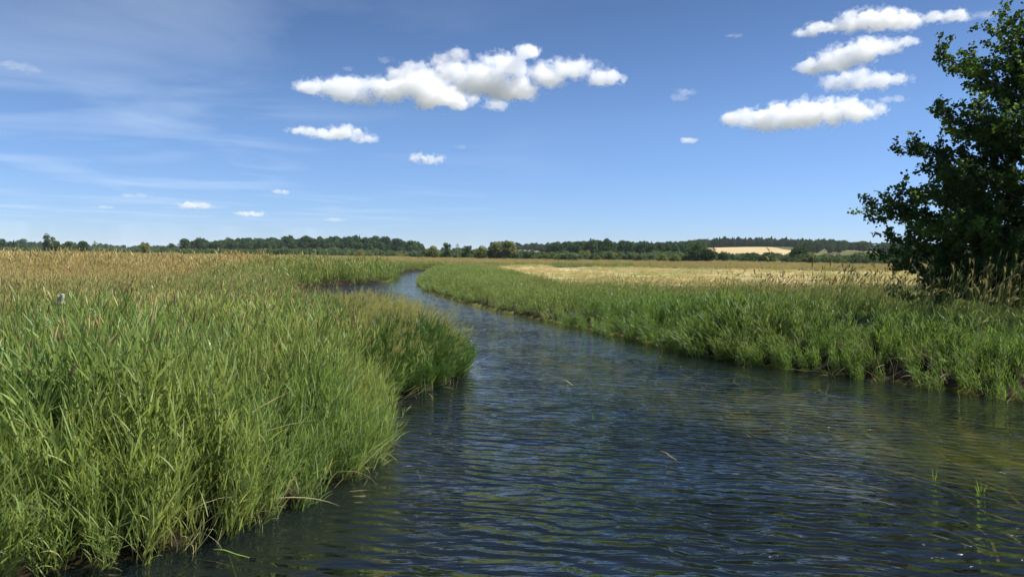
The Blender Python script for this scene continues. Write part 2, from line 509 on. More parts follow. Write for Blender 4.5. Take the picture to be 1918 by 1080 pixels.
# weed grows on the shallow shelf along the right bank
rb = np.array([tuple(p) for p in Rp] + [(13, 11), (14.5, 4), (15, -14)])
dr = np.full(len(vb), 1e9)
for i in range(len(rb) - 1):
    a, b = rb[i], rb[i + 1]; e = b - a
    t = np.clip(((vb[:, :2] - a) @ e) / (e @ e), 0, 1)
    dr = np.minimum(dr, np.linalg.norm(vb[:, :2] - a - e * t[:, None], axis=1))
weed = 1 - smooth01((dr - 2.2) / 2.6)
tag(obj("river_bed", make_mesh("river_bed", vb, inv.reshape(-1, 4), smooth=True, attrs={'weed': weed}, mat=mt)), kind='structure')

# ------------------------------------------------------------------ water
mt, nt, out = new_mat("river_water")
L = nt.links.new
ge = N(nt, 'ShaderNodeNewGeometry')


def wave_layer(scale, sx, sy, rot, detail, dist):
    mp_ = N(nt, 'ShaderNodeMapping'); mp_.inputs['Rotation'].default_value = (0, 0, math.radians(rot)); mp_.inputs['Scale'].default_value = (sx, sy, 1)
    L(ge.outputs['Position'], mp_.inputs['Vector'])
    nn = N(nt, 'ShaderNodeTexNoise', Scale=scale, Detail=detail, Roughness=0.5, Distortion=dist)
    L(mp_.outputs[0], nn.inputs['Vector'])
    return nn.outputs['Fac']


a = wave_layer(1.0, 1.1, 3.7, 14, 2.0, 0.6)
b = wave_layer(1.0, 2.6, 7.5, -6, 3.0, 0.4)
c = wave_layer(1.0, 0.5, 0.8, 20, 1.0, 0.0)
e = wave_layer(1.0, 12.0, 22.0, -14, 2.0, 0.3)
def mul(s, k):
    q_ = N(nt, 'ShaderNodeMath', operation='MULTIPLY'); L(s, q_.inputs[0])
    if isinstance(k, float): q_.inputs[1].default_value = k
    else: L(k, q_.inputs[1])
    return q_.outputs[0]
def add(s, t):
    q_ = N(nt, 'ShaderNodeMath', operation='ADD'); L(s, q_.inputs[0]); L(t, q_.inputs[1]); return q_.outputs[0]
calm = N(nt, 'ShaderNodeAttribute', attribute_name='calm')
wvm = N(nt, 'ShaderNodeMapping'); wvm.inputs['Rotation'].default_value = (0, 0, math.radians(15)); L(ge.outputs['Position'], wvm.inputs['Vector'])
wv_t = N(nt, 'ShaderNodeTexWave', Scale=1.15, Distortion=7.5, Detail=2.0); wv_t.bands_direction = 'Y'
wv_t.inputs['Detail Scale'].default_value = 0.9; wv_t.inputs['Detail Roughness'].default_value = 0.55
L(wvm.outputs[0], wv_t.inputs['Vector'])
hgt = add(add(mul(a, 0.75), mul(b, 0.22)), add(mul(c, 0.25), mul(e, 0.018)))
hgt = add(hgt, mul(wv_t.outputs['Fac'], 0.20))
hgt = mul(hgt, calm.outputs['Fac'])
sl = wave_layer(1.0, 0.22, 0.42, -18, 3.0, 0.8)     # slicks and livelier lanes
slr = N(nt, 'ShaderNodeMapRange'); slr.inputs['From Min'].default_value = 0.38; slr.inputs['From Max'].default_value = 0.62
slr.inputs['To Min'].default_value = 0.55; slr.inputs['To Max'].default_value = 1.25
L(sl, slr.inputs['Value'])
hgt = mul(hgt, slr.outputs[0])
bp = N(nt, 'ShaderNodeBump', Strength=1.0, Distance=0.135)
L(hgt, bp.inputs['Height'])
fr = N(nt, 'ShaderNodeFresnel', IOR=1.42); L(bp.outputs[0], fr.inputs['Normal'])
gl = N(nt, 'ShaderNodeBsdfGlossy', Roughness=0.022); gl.inputs['Color'].default_value = (1.0, 1.0, 1.0, 1); L(bp.outputs[0], gl.inputs['Normal'])
trn = N(nt, 'ShaderNodeBsdfTransparent'); trn.inputs['Color'].default_value = (0.72, 0.74, 0.50, 1)
dfm = N(nt, 'ShaderNodeBsdfDiffuse'); dfm.inputs['Color'].default_value = (0.009, 0.016, 0.020, 1)
mu = N(nt, 'ShaderNodeMixShader', Fac=0.40); L(trn.outputs[0], mu.inputs[1]); L(dfm.outputs[0], mu.inputs[2])
mw = N(nt, 'ShaderNodeMixShader'); L(fr.outputs[0], mw.inputs[0]); L(mu.outputs[0], mw.inputs[1]); L(gl.outputs[0], mw.inputs[2])
L(mw.outputs[0], out.inputs['Surface'])
M_WATER = mt
wx = np.arange(-22, 26, 0.5); wy = np.concatenate([np.arange(-14, 40, 0.5), np.arange(40, 176, 1.5)])
WX, WY = np.meshgrid(wx, wy, indexing='ij')
wsd = river_sdf(WX.ravel(), WY.ravel())
wi, wj = np.meshgrid(np.arange(len(wx) - 1), np.arange(len(wy) - 1), indexing='ij')
WQ = np.stack([wi * len(wy) + wj, (wi + 1) * len(wy) + wj, (wi + 1) * len(wy) + wj + 1, wi * len(wy) + wj + 1], -1).reshape(-1, 4)
keep = (wsd[WQ] < 1.6).any(1)
WQ = WQ[keep]
calmv = 0.16 + 0.84 * smooth01((-wsd - 0.1) / 1.6)
# the reach close below the right bank lies in the lee of the tree
rbd = np.full(WX.size, 1e9)
wp = np.stack([WX.ravel(), WY.ravel()], 1)
for i in range(len(rb) - 1):
    a_, b_ = rb[i], rb[i + 1]; e_ = b_ - a_
    t_ = np.clip(((wp - a_) @ e_) / (e_ @ e_), 0, 1)
    rbd = np.minimum(rbd, np.linalg.norm(wp - a_ - e_ * t_[:, None], axis=1))
calmv = np.minimum(calmv, 0.30 + 0.70 * smooth01((rbd - 1.5) / 3.5))
uw, iw = np.unique(WQ, return_inverse=True)
wv = np.stack([WX.ravel(), WY.ravel(), np.zeros(WX.size)], 1)[uw]
tag(obj("river_water", make_mesh("river_water", wv, iw.reshape(-1, 4), smooth=True, attrs={'calm': calmv[uw]}, mat=M_WATER)), kind='structure')


# ------------------------------------------------------------------ fields draped on the ground
def drape(name, poly, mat, step, lift):
    poly = np.array(poly)
    x0, y0 = poly.min(0); x1, y1 = poly.max(0)
    ax_ = np.linspace(x0, x1, max(3, int((x1 - x0) / step))); ay_ = np.linspace(y0, y1, max(3, int((y1 - y0) / step)))
    A, B = np.meshgrid(ax_, ay_, indexing='ij')
    s = poly_sdf(A.ravel(), B.ravel(), poly.tolist())
    # pull the outer ring onto the outline by dropping it below the ground
    z, _ = full_z(A.ravel(), B.ravel())
    z = z + np.where(s < 0, lift, lift - 0.9 * np.clip(s / step, 0, 1))
    a_, b_ = np.meshgrid(np.arange(len(ax_) - 1), np.arange(len(ay_) - 1), indexing='ij'); k = len(ay_)
    q = np.stack([a_ * k + b_, (a_ + 1) * k + b_, (a_ + 1) * k + b_ + 1, a_ * k + b_ + 1], -1).reshape(-1, 4)
    q = q[(s[q] < step * 1.0).any(1)]
    u_, i_ = np.unique(q, return_inverse=True)
    v = np.stack([A.ravel(), B.ravel(), z], 1)[u_]
    o = obj(name, make_mesh(name, v, i_.reshape(-1, 4), smooth=True, mat=mat))
    return tag(o, kind='structure')


def field_mat(name, stops, scale, stretch, rot):
    mt, nt, out = new_mat(name)
    L = nt.links.new
    ge = N(nt, 'ShaderNodeNewGeometry')
    mp_ = N(nt, 'ShaderNodeMapping'); mp_.inputs['Rotation'].default_value = (0, 0, math.radians(rot)); mp_.inputs['Scale'].default_value = (stretch, 1, 1)
    L(ge.outputs['Position'], mp_.inputs['Vector'])
    nn = N(nt, 'ShaderNodeTexNoise', Scale=scale, Detail=7.0, Roughness=0.62, Distortion=0.8); L(mp_.outputs[0], nn.inputs['Vector'])
    rp = ramp(nt, stops, nn.outputs['Fac'])
    bs = N(nt, 'ShaderNodeBsdfDiffuse'); L(rp.outputs[0], bs.inputs['Color']); L(bs.outputs[0], out.inputs['Surface'])
    return mt


M_MOWN = field_mat("mown_grass", [(0.34, (0.10, 0.14, 0.035)), (0.44, (0.17, 0.18, 0.06)), (0.50, (0.30, 0.245, 0.12)), (0.57, (0.43, 0.335, 0.19)), (0.7, (0.50, 0.40, 0.25))], 0.16, 0.5, 25)
drape("mown_field", mown, M_MOWN, 1.5, 0.03)
M_STUB = field_mat("stubble", [(0.35, (0.27, 0.205, 0.105)), (0.5, (0.37, 0.29, 0.155)), (0.62, (0.43, 0.345, 0.20))], 0.05, 0.15, 60)


def far_poly(cols):   # (photo column, ground distance)
    return [((c - 959) / F * d, d) for c, d in cols]


drape("stubble_field", far_poly([(1318, 800), (1330, 640), (1345, 560), (1475, 560), (1492, 640), (1470, 760), (1440, 850), (1335, 850)]), M_STUB, 12, 0.35)
drape("barley_field", far_poly([(962, 700), (965, 980), (1003, 980), (1008, 700)]), M_STUB, 12, 0.35)
drape("hay_field", far_poly([(762, 500), (762, 580), (792, 580), (792, 500)]), M_STUB, 8, 0.35)
drape("hillside_pasture", far_poly([(1190, 640), (1190, 820), (1250, 820), (1250, 640)]),
      field_mat("pasture", [(0.3, (0.16, 0.18, 0.05)), (0.7, (0.30, 0.28, 0.10))], 0.05, 0.3, 0), 10, 0.35)


# ------------------------------------------------------------------ scattering: one object, plants as instances of prototypes
def proto_collection(name, meshes):
    c_ = bpy.data.collections.new(name)      # not linked to the scene: source shapes only
    for k, me in enumerate(meshes):
        o = bpy.data.objects.new("%s_%02d" % (name, k), me)
        c_.objects.link(o)
    return c_


_scatter_cache = {}


def scatter(name, coll, nproto, pts, yaw, lean_x, lean_y, scl, tint, tan, label, cat=None, group=None, kind='stuff', sclz=None):
    n = len(pts)
    me = bpy.data.meshes.new(name)
    me.vertices.add(n)
    me.vertices.foreach_set('co', np.asarray(pts, dtype=np.float32).ravel())
    # rotation matrix = tilt * yaw, as XYZ Euler angles
    cyw, syw = np.cos(yaw), np.sin(yaw)
    ang = np.sqrt(lean_x ** 2 + lean_y ** 2) + 1e-6
    kx, ky = -lean_y / ang, lean_x / ang            # horizontal axis perpendicular to the lean
    ca, sa = np.cos(ang), np.sin(ang)
    T = np.zeros((n, 3, 3))
    T[:, 0, 0] = ca + kx * kx * (1 - ca); T[:, 0, 1] = kx * ky * (1 - ca); T[:, 0, 2] = ky * sa
    T[:, 1, 0] = kx * ky * (1 - ca); T[:, 1, 1] = ca + ky * ky * (1 - ca); T[:, 1, 2] = -kx * sa
    T[:, 2, 0] = -ky * sa; T[:, 2, 1] = kx * sa; T[:, 2, 2] = ca
    R = np.zeros((n, 3, 3)); R[:, 0, 0] = cyw; R[:, 0, 1] = -syw; R[:, 1, 0] = syw; R[:, 1, 1] = cyw; R[:, 2, 2] = 1
    Mx = T @ R
    eul = np.stack([np.arctan2(Mx[:, 2, 1], Mx[:, 2, 2]), -np.arcsin(np.clip(Mx[:, 2, 0], -1, 1)), np.arctan2(Mx[:, 1, 0], Mx[:, 0, 0])], 1)
    for nm, typ, dat in (("rot", 'FLOAT_VECTOR', eul), ("tint", 'FLOAT', tint), ("tan", 'FLOAT', tan)):
        at_ = me.attributes.new(nm, typ, 'POINT')
        at_.data.foreach_set('vector' if typ == 'FLOAT_VECTOR' else 'value', np.asarray(dat, dtype=np.float32).ravel())
    sz = scl if sclz is None else sclz
    at_ = me.attributes.new("scl", 'FLOAT_VECTOR', 'POINT')
    at_.data.foreach_set('vector', np.stack([scl, scl, sz], 1).astype(np.float32).ravel())
    at_ = me.attributes.new("pick", 'INT', 'POINT')
    at_.data.foreach_set('value', rng.integers(0, nproto, n).astype(np.int32))
    me.update()
    o = obj(name, me)
    ng = _scatter_cache.get(coll.name)
    if ng is None:
        ng = bpy.data.node_groups.new("scatter_" + coll.name, 'GeometryNodeTree')
        ng.interface.new_socket("Geometry", in_out='INPUT', socket_type='NodeSocketGeometry')
        ng.interface.new_socket("Geometry", in_out='OUTPUT', socket_type='NodeSocketGeometry')
        gi = ng.nodes.new('NodeGroupInput'); go = ng.nodes.new('NodeGroupOutput')
        ci = ng.nodes.new('GeometryNodeCollectionInfo')
        ci.inputs['Collection'].default_value = coll
        ci.inputs['Separate Children'].default_value = True
        ci.inputs['Reset Children'].default_value = True
        ip = ng.nodes.new('GeometryNodeInstanceOnPoints')
        ip.inputs['Pick Instance'].default_value = True
        def na(nm, dt):
            a_ = ng.nodes.new('GeometryNodeInputNamedAttribute'); a_.data_type = dt; a_.inputs['Name'].default_value = nm
            return a_.outputs['Attribute']
        lk = ng.links.new
        e2r = ng.nodes.new('FunctionNodeEulerToRotation')
        lk(na('rot', 'FLOAT_VECTOR'), e2r.inputs[0])
        m2p = ng.nodes.new('GeometryNodeMeshToPoints')
        lk(gi.outputs[0], m2p.inputs['Mesh']); lk(m2p.outputs[0], ip.inputs['Points'])
        lk(ci.outputs[0], ip.inputs['Instance'])
        lk(na('pick', 'INT'), ip.inputs['Instance Index'])
        lk(e2r.outputs[0], ip.inputs['Rotation'])
        lk(na('scl', 'FLOAT_VECTOR'), ip.inputs['Scale'])
        lk(ip.outputs[0], go.inputs[0])
        _scatter_cache[coll.name] = ng
    md = o.modifiers.new("scatter", 'NODES')
    md.node_group = ng
    tag(o, label, cat, group, kind)
    return o


# ------------------------------------------------------------------ grass prototypes
def blade(mb, base, az, length, width, a0, curl, segs, va, vb0=0.0, vb1=1.0, twist=0.0, fold=False):
    """ribbon leaf: leaves the base at angle a0 from the vertical and bends by curl"""
    t = np.linspace(0, 1, segs + 1)
    ang = a0 + curl * t ** 1.5
    ds = length / segs
    r_ = np.concatenate([[0], np.cumsum(np.sin(ang[:-1] + np.diff(ang) / 2) * ds)])
    z_ = np.concatenate([[0], np.cumsum(np.cos(ang[:-1] + np.diff(ang) / 2) * ds)])
    w = width * np.where(t < 0.25, 0.55 + 1.8 * t, 1.0 - ((t - 0.25) / 0.75) ** 1.8) * 0.5
    w[-1] = width * 0.02
    ca, sa = math.cos(az), math.sin(az)
    side = az + math.pi / 2 + twist
    sx, sy = math.cos(side), math.sin(side)
    c = np.stack([base[0] + r_ * ca, base[1] + r_ * sa, base[2] + z_], 1)
    tilt = math.sin(twist) * 0.6
    wv_ = np.stack([w * sx, w * sy, w * tilt], 1)
    v = np.stack([c - wv_, c + wv_], 1).reshape(-1, 3)
    k = np.arange(segs)
    q = np.stack([2 * k, 2 * k + 1, 2 * k + 3, 2 * k + 2], 1)
    mb.add(v, q, a=va, b=np.repeat(vb0 + (vb1 - vb0) * t, 2))


def spindle(mb, p0, dirv, length, rad, va, bend=0.3, n=5, segs=5):
    """seed head: a slim plume bending over at its tip"""
    d = np.array(dirv) / np.linalg.norm(dirv)
    t = np.linspace(0, 1, segs + 1)
    h = np.array([d[0], d[1], 0]); h = h / (np.linalg.norm(h) + 1e-6)
    pts = np.array(p0) + d * (t * length)[:, None] + (h * bend - np.array([0, 0, bend * 0.5])) * (t ** 2 * length)[:, None]
    prof = np.array([0.25, 0.85, 1.0, 0.8, 0.5, 0.08])[:segs + 1] if segs == 5 else np.interp(t, [0, .3, 1], [0.3, 1, 0.05])
    prof = prof * (1 + 0.25 * (rng.random(len(prof)) - 0.5))
    mb.tube(pts, rad * prof, n=n, a=va, b=1.0)


def shoot(mbl, mbh, x, y, H, lw, segs, nleaf, head=0.0, headlen=0.14, headrad=0.008, stemw=0.0045, splay=0.12, dense_low=0.15, leaf_len=(0.22, 0.36), drop=0.0):
    az = rng.random() * 6.283
    lean = rng.random() * splay
    va = rng.random()
    lx, ly = math.cos(az) * math.sin(lean), math.sin(az) * math.sin(lean)
    dirv = np.array([lx, ly, math.cos(lean)])
    k = 3
    t = np.linspace(0, 1, k + 1)
    pts = np.array([x, y, 0]) + dirv * (t * H)[:, None] + np.array([lx, ly, 0]) * (t ** 2 * H * 0.5)[:, None]
    mbl.tube(pts, stemw * 0.5 * (1.2 - 0.8 * t), n=3, a=va * 0.6 + 0.2, b=t * 0.5)
    la = rng.random() * 6.283
    for i in range(nleaf):
        f = dense_low + (1 - dense_low) * (i + rng.random() * 0.6) / nleaf
        f = min(f, 0.98)
        bp_ = np.array([np.interp(f, t, pts[:, j]) for j in range(3)])
        la += math.pi + rng.normal() * 0.6
        ln = rng.uniform(*leaf_len) * (1.05 - 0.35 * f)
        blade(mbl, bp_, la, ln, lw * rng.uniform(0.7, 1.2), rng.uniform(0.12, 0.55), rng.uniform(0.0, 0.6) + drop, segs,
              float(np.clip(va * 0.6 + rng.random() * 0.4, 0, 1)), vb0=f * 0.4, vb1=0.35 + f * 0.55, twist=rng.uniform(-0.9, 0.9))
    if rng.random() < head:
        d2 = pts[-1] - pts[-2]
        spindle(mbh, pts[-1] - d2 * 0.02, d2, headlen * rng.uniform(0.7, 1.25), headrad * rng.uniform(0.7, 1.3), rng.random(), bend=rng.uniform(0.0, 0.35))


def join_two(name, mbl, ml, mbh=None, mh=None):
    """leaves and seed heads in one prototype mesh with two material slots"""
    if mbh is None or mbh.n == 0:
        return mbl.mesh(name, ml)
    nql = sum(len(q) for q in mbl.q)
    mb = MB()
    mb.v = mbl.v + mbh.v; mb.a = mbl.a + mbh.a; mb.b = mbl.b + mbh.b
    mb.q = mbl.q + [q + mbl.n for q in mbh.q]; mb.n = mbl.n + mbh.n
    me = mb.mesh(name, ml)
    me.materials.append(mh)
    mi = np.zeros(len(me.polygons), dtype=np.int32); mi[nql:] = 1
    me.polygons.foreach_set('material_index', mi)
    return me


def tuft_set(name, n, radius, shoots, H, lw, segs, nleaf, ml, mh=None, head=0.0, stubs=6, **kw):
    res = []
    for i in range(n):
        a_, b_ = MB(), MB()
        for s in range(shoots):
            r_ = radius * math.sqrt(rng.random()); th = rng.random() * 6.283
            shoot(a_, b_, r_ * math.cos(th), r_ * math.sin(th), rng.uniform(*H), lw, segs, nleaf, head=head, **kw)
        for s in range(stubs):      # low basal leaves
            r_ = radius * math.sqrt(rng.random()); th = rng.random() * 6.283
            blade(a_, (r_ * math.cos(th), r_ * math.sin(th), 0), rng.random() * 6.283, rng.uniform(0.4, 0.75) * H[0], lw, rng.uniform(0.0, 0.3), rng.uniform(0.2, 1.4), segs, rng.random(), 0, 0.5, twist=rng.uniform(-0.8, 0.8))
        res.append(join_two("%s_%d" % (name, i), a_, ml, b_, mh))
    return proto_collection(name, res)


PROTO_N = 7
C_NEAR = tuft_set("reed_tuft_near", 10, 0.17, 8, (0.8, 1.45), 0.0205, 5, 6, M_LEAF, M_HEAD_DARK, head=0.02, leaf_len=(0.25, 0.6))
C_BANK = tuft_set("reed_tuft_bank", PROTO_N, 0.22, 10, (0.7, 1.3), 0.024, 4, 8, M_LEAF_COOL, M_HEAD_TAN, head=0.03, leaf_len=(0.24, 0.48), headrad=0.011, drop=0.12)
C_MID = tuft_set("reed_tuft_mid", PROTO_N, 0.45, 15, (0.8, 1.4), 0.034, 3, 6, M_LEAF, M_HEAD_TAN, head=0.12, leaf_len=(0.25, 0.42), headrad=0.013, stemw=0.008)
C_FAR = tuft_set("reed_tuft_far", PROTO_N, 1.3, 34, (0.85, 1.3), 0.055, 2, 4, M_LEAF, M_HEAD_TAN, head=0.22, leaf_len=(0.35, 0.55), headrad=0.022, headlen=0.25, stemw=0.02, stubs=10)


C_CLUMP = tuft_set("clump_tuft", PROTO_N, 0.2, 9, (0.8, 1.3), 0.022, 5, 6, M_LEAF_SHADE, M_HEAD_YEL, head=0.0, leaf_len=(0.3, 0.6), drop=0.25)


def stalk_set(name, n, H, ml, mh, rad, hl, kind='spindle', lean=0.18, droop=0.2):
    res = []
    for i in range(n):
        a_, b_ = MB(), MB()
        for s in range(3):
            x, y = rng.normal() * 0.1, rng.normal() * 0.1
            h = rng.uniform(*H); az = rng.random() * 6.28; le = rng.random() * lean
            t = np.linspace(0, 1, 5)
            pts = np.stack([x + math.cos(az) * le * h * t ** 1.8, y + math.sin(az) * le * h * t ** 1.8, h * t], 1)
            a_.tube(pts, 0.0028 * (1.25 - 0.6 * t) * (rad / 0.008) ** 0.5, n=3, a=0.9, b=0.6 + 0.4 * t)
            d = pts[-1] - pts[-2]
            if kind == 'spindle':
                spindle(b_, pts[-1], d, hl * rng.uniform(0.7, 1.3), rad * rng.uniform(0.75, 1.25), rng.random(), bend=rng.uniform(0.0, 1.0) * droop, n=6)
                # loose florets break the outline
                for q in range(14):
                    f = rng.random()
                    p = pts[-1] + d / np.linalg.norm(d) * hl * f
                    blade(b_, p, rng.random() * 6.28, rad * rng.uniform(1.6, 3.2), rad * 0.5, rng.uniform(0.2, 0.7), 0.3, 1, rng.random(), 1, 1)
            else:   # airy open panicle
                dn = d / np.linalg.norm(d)
                for q in range(46):
                    f = rng.random() ** 0.8
                    p = pts[-1] + dn * hl * (f - 0.1)
                    az2 = rng.random() * 6.28; ln = hl * 0.42 * (1.1 - f) * rng.uniform(0.5, 1.1)
                    up = rng.uniform(0.3, 1.2)
                    tip = p + np.array([math.cos(az2) * math.sin(up), math.sin(az2) * math.sin(up), math.cos(up)]) * ln
                    b_.tube([p, tip], [0.0012, 0.0008], n=3, a=rng.random(), b=1)
                    for w_ in range(3):
                        c0 = p + (tip - p) * rng.uniform(0.45, 1.0)
                        blade(b_, c0, rng.random() * 6.28, rng.uniform(0.012, 0.022), rad * 0.45, rng.uniform(0.2, 1.6), 0.4, 1, rng.random(), 1, 1, twist=rng.uniform(-1, 1))
            blade(a_, pts[2], rng.random() * 6.28, 0.28, 0.011, 0.5, 1.0, 4, rng.random(), 0.3, 0.8, twist=rng.uniform(-.8, .8))
        res.append(join_two("%s_%d" % (name, i), a_, ml, b_, mh))
    return proto_collection(name, res)


C_ST_DARK = stalk_set("dark_stalk", 6, (1.35, 1.8), M_LEAF, M_HEAD_DARK, 0.008, 0.13)
C_ST_TAN = stalk_set("straw_stalk", 6, (1.35, 1.85), M_LEAF, M_HEAD_TAN, 0.0085, 0.15, lean=0.3)
C_ST_PLUME = stalk_set("plume_stalk", 7, (1.35, 1.95), M_LEAF, M_HEAD_TAN, 0.014, 0.17, lean=0.3, droop=0.5)
C_DRY = proto_collection("dead_blade", [])
for k_ in range(6):
    a_ = MB()
    for q_ in range(5):
        blade(a_, (rng.normal() * 0.15, rng.normal() * 0.15, rng.uniform(0, 0.5)), rng.random() * 6.28, rng.uniform(0.5, 1.0), rng.uniform(0.008, 0.016), rng.uniform(0.1, 1.0), rng.uniform(0.2, 1.8), 6, rng.random(), twist=rng.uniform(-0.8, 0.8))
    C_DRY.objects.link(bpy.data.objects.new("dead_blade_%d" % k_, a_.mesh("dead_blade_%d" % k_, M_DRY)))
C_ST_AIRY = stalk_set("airy_stalk", 6, (1.25, 1.6), M_LEAF_COOL, M_HEAD_YEL, 0.009, 0.3, kind='airy', lean=0.3)


# ------------------------------------------------------------------ grass regions
def sample_band(d0, d1, density, u0=-260, u1=2180, cap=None):
    """uniform density over the ground between two distances, inside and a little beyond the view"""
    area = (u1 - u0) / F * (d1 ** 2 - d0 ** 2) / 2
    n = int(area * density)
    d = np.sqrt(rng.random(n) * (d1 ** 2 - d0 ** 2) + d0 ** 2)
    u = rng.uniform(u0, u1, n)
    x = (u - 959) / F * d
    return x, d, u


def shore_grad(x, y):
    e_ = 0.15
    s0 = river_sdf(x, y)
    gx_ = (river_sdf(x + e_, y) - s0) / e_; gy_ = (river_sdf(x, y + e_) - s0) / e_
    nrm = np.sqrt(gx_ ** 2 + gy_ ** 2) + 1e-6
    return s0, gx_ / nrm, gy_ / nrm


# the clump that juts out into the river
CLUMP = [tuple(P(x, y)[:2]) for x, y in [(690, 766), (722, 745), (812, 728), (860, 708), (856, 680), (838, 655), (815, 636), (780, 622), (700, 612), (640, 610), (620, 680), (660, 740)]]


def is_left(x, y):
    # left of the river axis
    ax_ = np.interp(y, [0, 7, 15, 20, 30, 45, 60, 80, 120, 160], [2, 2, 3, 3, 0.5, -4.5, -10, -13, -12, 30])
    return x < ax_


def straw_amount(x, y, sd, left):
    d = y
    nzv = vnoise2(x, y, 9, 21) * 0.5 + vnoise2(x, y, 2.5, 22) * 0.5
    t_left = 0.18 + 0.95 * smooth01((d - 8) / 72)
    t_right = 0.15 + 0.6 * smooth01((d - 60) / 80)
    t = np.where(left, t_left, t_right)
    shore = np.where(left, 1 - smooth01((sd - 1.5 - 0.05 * d) / 5), 1 - smooth01((sd - 4.5) / 6))
    t = t * (1 - 0.8 * shore * (d < 170)) + (nzv - 0.5) * 0.45
    return np.clip(t, 0, 1)


def lay(name, coll, d0, d1, density, side, label, cat, hscale=1.0, extra=None, sinkline=0.0, rmin=-0.28, keepp=None, edge_low=True, leanw=0.10, over=0.34, kind='stuff', clump=False, jitter=0.12, shoremax=None):
    x, y, u = sample_band(d0, d1, density)
    if clump:
        k = poly_sdf(x, y, CLUMP) < 0.05
        x, y = x[k], y[k]
    left = is_left(x, y)
    k = left if side == 'L' else (~left if side == 'R' else np.ones(len(x), bool))
    x, y, left = x[k], y[k], left[k]
    sd, gx_, gy_ = shore_grad(x, y)
    k = sd > rmin
    if shoremax is not None: k &= sd < shoremax
    k &= poly_sdf(x, y, mown) > 0.0
    if not clump and d0 < 40:
        k &= ~(poly_sdf(x, y, CLUMP) < 0)
    if keepp is not None: k &= keepp(x, y, sd)
    x, y, left, sd, gx_, gy_ = x[k], y[k], left[k], sd[k], gx_[k], gy_[k]
    n = len(x)
    z, _ = full_z(x, y)
    z = np.maximum(z, -0.12) - sinkline
    near = 1 - smooth01(sd / 1.3)
    hf = np.where(left, np.interp(y, [6, 14, 22, 50, 58, 66, 85, 115, 160], [1.0, 0.95, 0.78, 0.6, 0.8, 1.4, 1.15, 0.75, 0.62]), np.interp(y, [12, 18, 22, 30, 45, 70, 120, 200], [0.62, 0.70, 0.92, 0.62, 0.52, 0.62, 0.62, 0.6]))
    hf = np.where((~left) & (x > 7.0) & (sd > 1.6) & (y < 30) & (hscale < 1.05), hf * (0.42 if 'plume' not in name else 1.0), hf)
    if name == 'waterline_blades': hf = np.ones(n)
    if clump: hf = np.interp(y, [17, 24, 28], [0.95, 0.80, 0.66])
    scl = hscale * hf * (0.82 + 0.36 * rng.random(n)) * (0.76 + 0.46 * vnoise2(x, y, 1.5, 31)) * (1 - 0.30 * near * edge_low)
    lx = -gx_ * near * over + leanw + rng.normal(size=n) * jitter
    ly = -gy_ * near * over + rng.normal(size=n) * jitter
    tan = straw_amount(x, y, sd, left)
    if extra is not None: tan = np.clip(tan + extra, 0, 1)
    tint = np.clip(0.5 * rng.random(n) + 0.5 * vnoise2(x, y, 3.0, 33), 0, 1)
    return scatter(name, coll, len(coll.objects), np.stack([x, y, z], 1), rng.random(n) * 6.283, lx, ly, scl, tint, tan, label, cat, kind=kind)


# left bank
lay("foreground_reeds", C_NEAR, 4.4, 15, 34, 'L', "dense green reed canary grass filling the near left bank", "reeds", rmin=-0.15, over=0.3, leanw=0.05)
lay("left_meadow_reeds", C_MID, 15, 42, 7.5, 'L', "green reed grass behind the foreground, left of the river", "reeds", rmin=-0.1, over=0.25)
lay("straw_meadow", C_FAR, 42, 130, 0.95, 'L', "tall meadow grass turning straw brown, left of the river bend", "grass", rmin=0.55)
lay("distant_straw_meadow", C_FAR, 130, 430, 0.20, 'L', "tan grass belt at the far edge of the left meadow", "grass", hscale=1.0)
lay("dark_seed_stalks", C_ST_DARK, 4.8, 34, 2.8, 'L', "thin stalks with purplish brown seed heads above the left reeds", "grass", leanw=0.14, rmin=0.5, edge_low=False)
lay("straw_seed_stalks", C_ST_TAN, 4.8, 60, 2.6, 'L', "pale straw seed stalks standing above the left reeds", "grass", leanw=0.12, rmin=0.5, edge_low=False)
# jutting clump
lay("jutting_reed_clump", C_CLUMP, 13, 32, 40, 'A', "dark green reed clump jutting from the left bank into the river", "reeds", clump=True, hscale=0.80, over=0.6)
lay("yellow_panicle_grass", C_ST_AIRY, 13, 34, 22, 'A', "airy yellow panicles over the clump that juts into the river", "grass", clump=True, rmin=0.15, over=0.4, hscale=0.80, leanw=0.14)
# right bank
lay("right_bank_reeds", C_BANK, 9, 32, 16, 'R', "lush green reeds overhanging the water along the near right bank", "reeds", over=0.6)
lay("right_bank_bend_reeds", C_MID, 32, 100, 4.0, 'R', "green reeds along the far right bank where the river bends", "reeds", over=0.4, rmin=0.0)
lay("right_far_grass", C_FAR, 100, 330, 0.26, 'R', "straw and green grass strip behind the mown field", "grass")
lay("right_seed_stalks", C_ST_PLUME, 18, 48, 4.2, 'R', "pale drooping seed heads above the right bank in front of the tree", "grass", rmin=1.2, leanw=0.3, edge_low=False, hscale=1.12)
lay("tree_front_plumes", C_ST_PLUME, 14, 21, 3.2, 'R', "tan drooping plumes standing against the dark alder", "grass", rmin=1.8, leanw=0.22, edge_low=False, hscale=1.27, keepp=lambda x, y, sd: (x > 6.5))
lay("dead_reed_blades", C_DRY, 4.6, 24, 4.0, 'A', "bleached dead blades caught among the green reeds", "grass", rmin=0.0, edge_low=False)

lay("waterline_blades", C_DRY, 4.6, 30, 6.0, 'A', "bent blades trailing into the water along both banks", "grass", rmin=-0.3, shoremax=0.15, over=0.9, hscale=0.8)
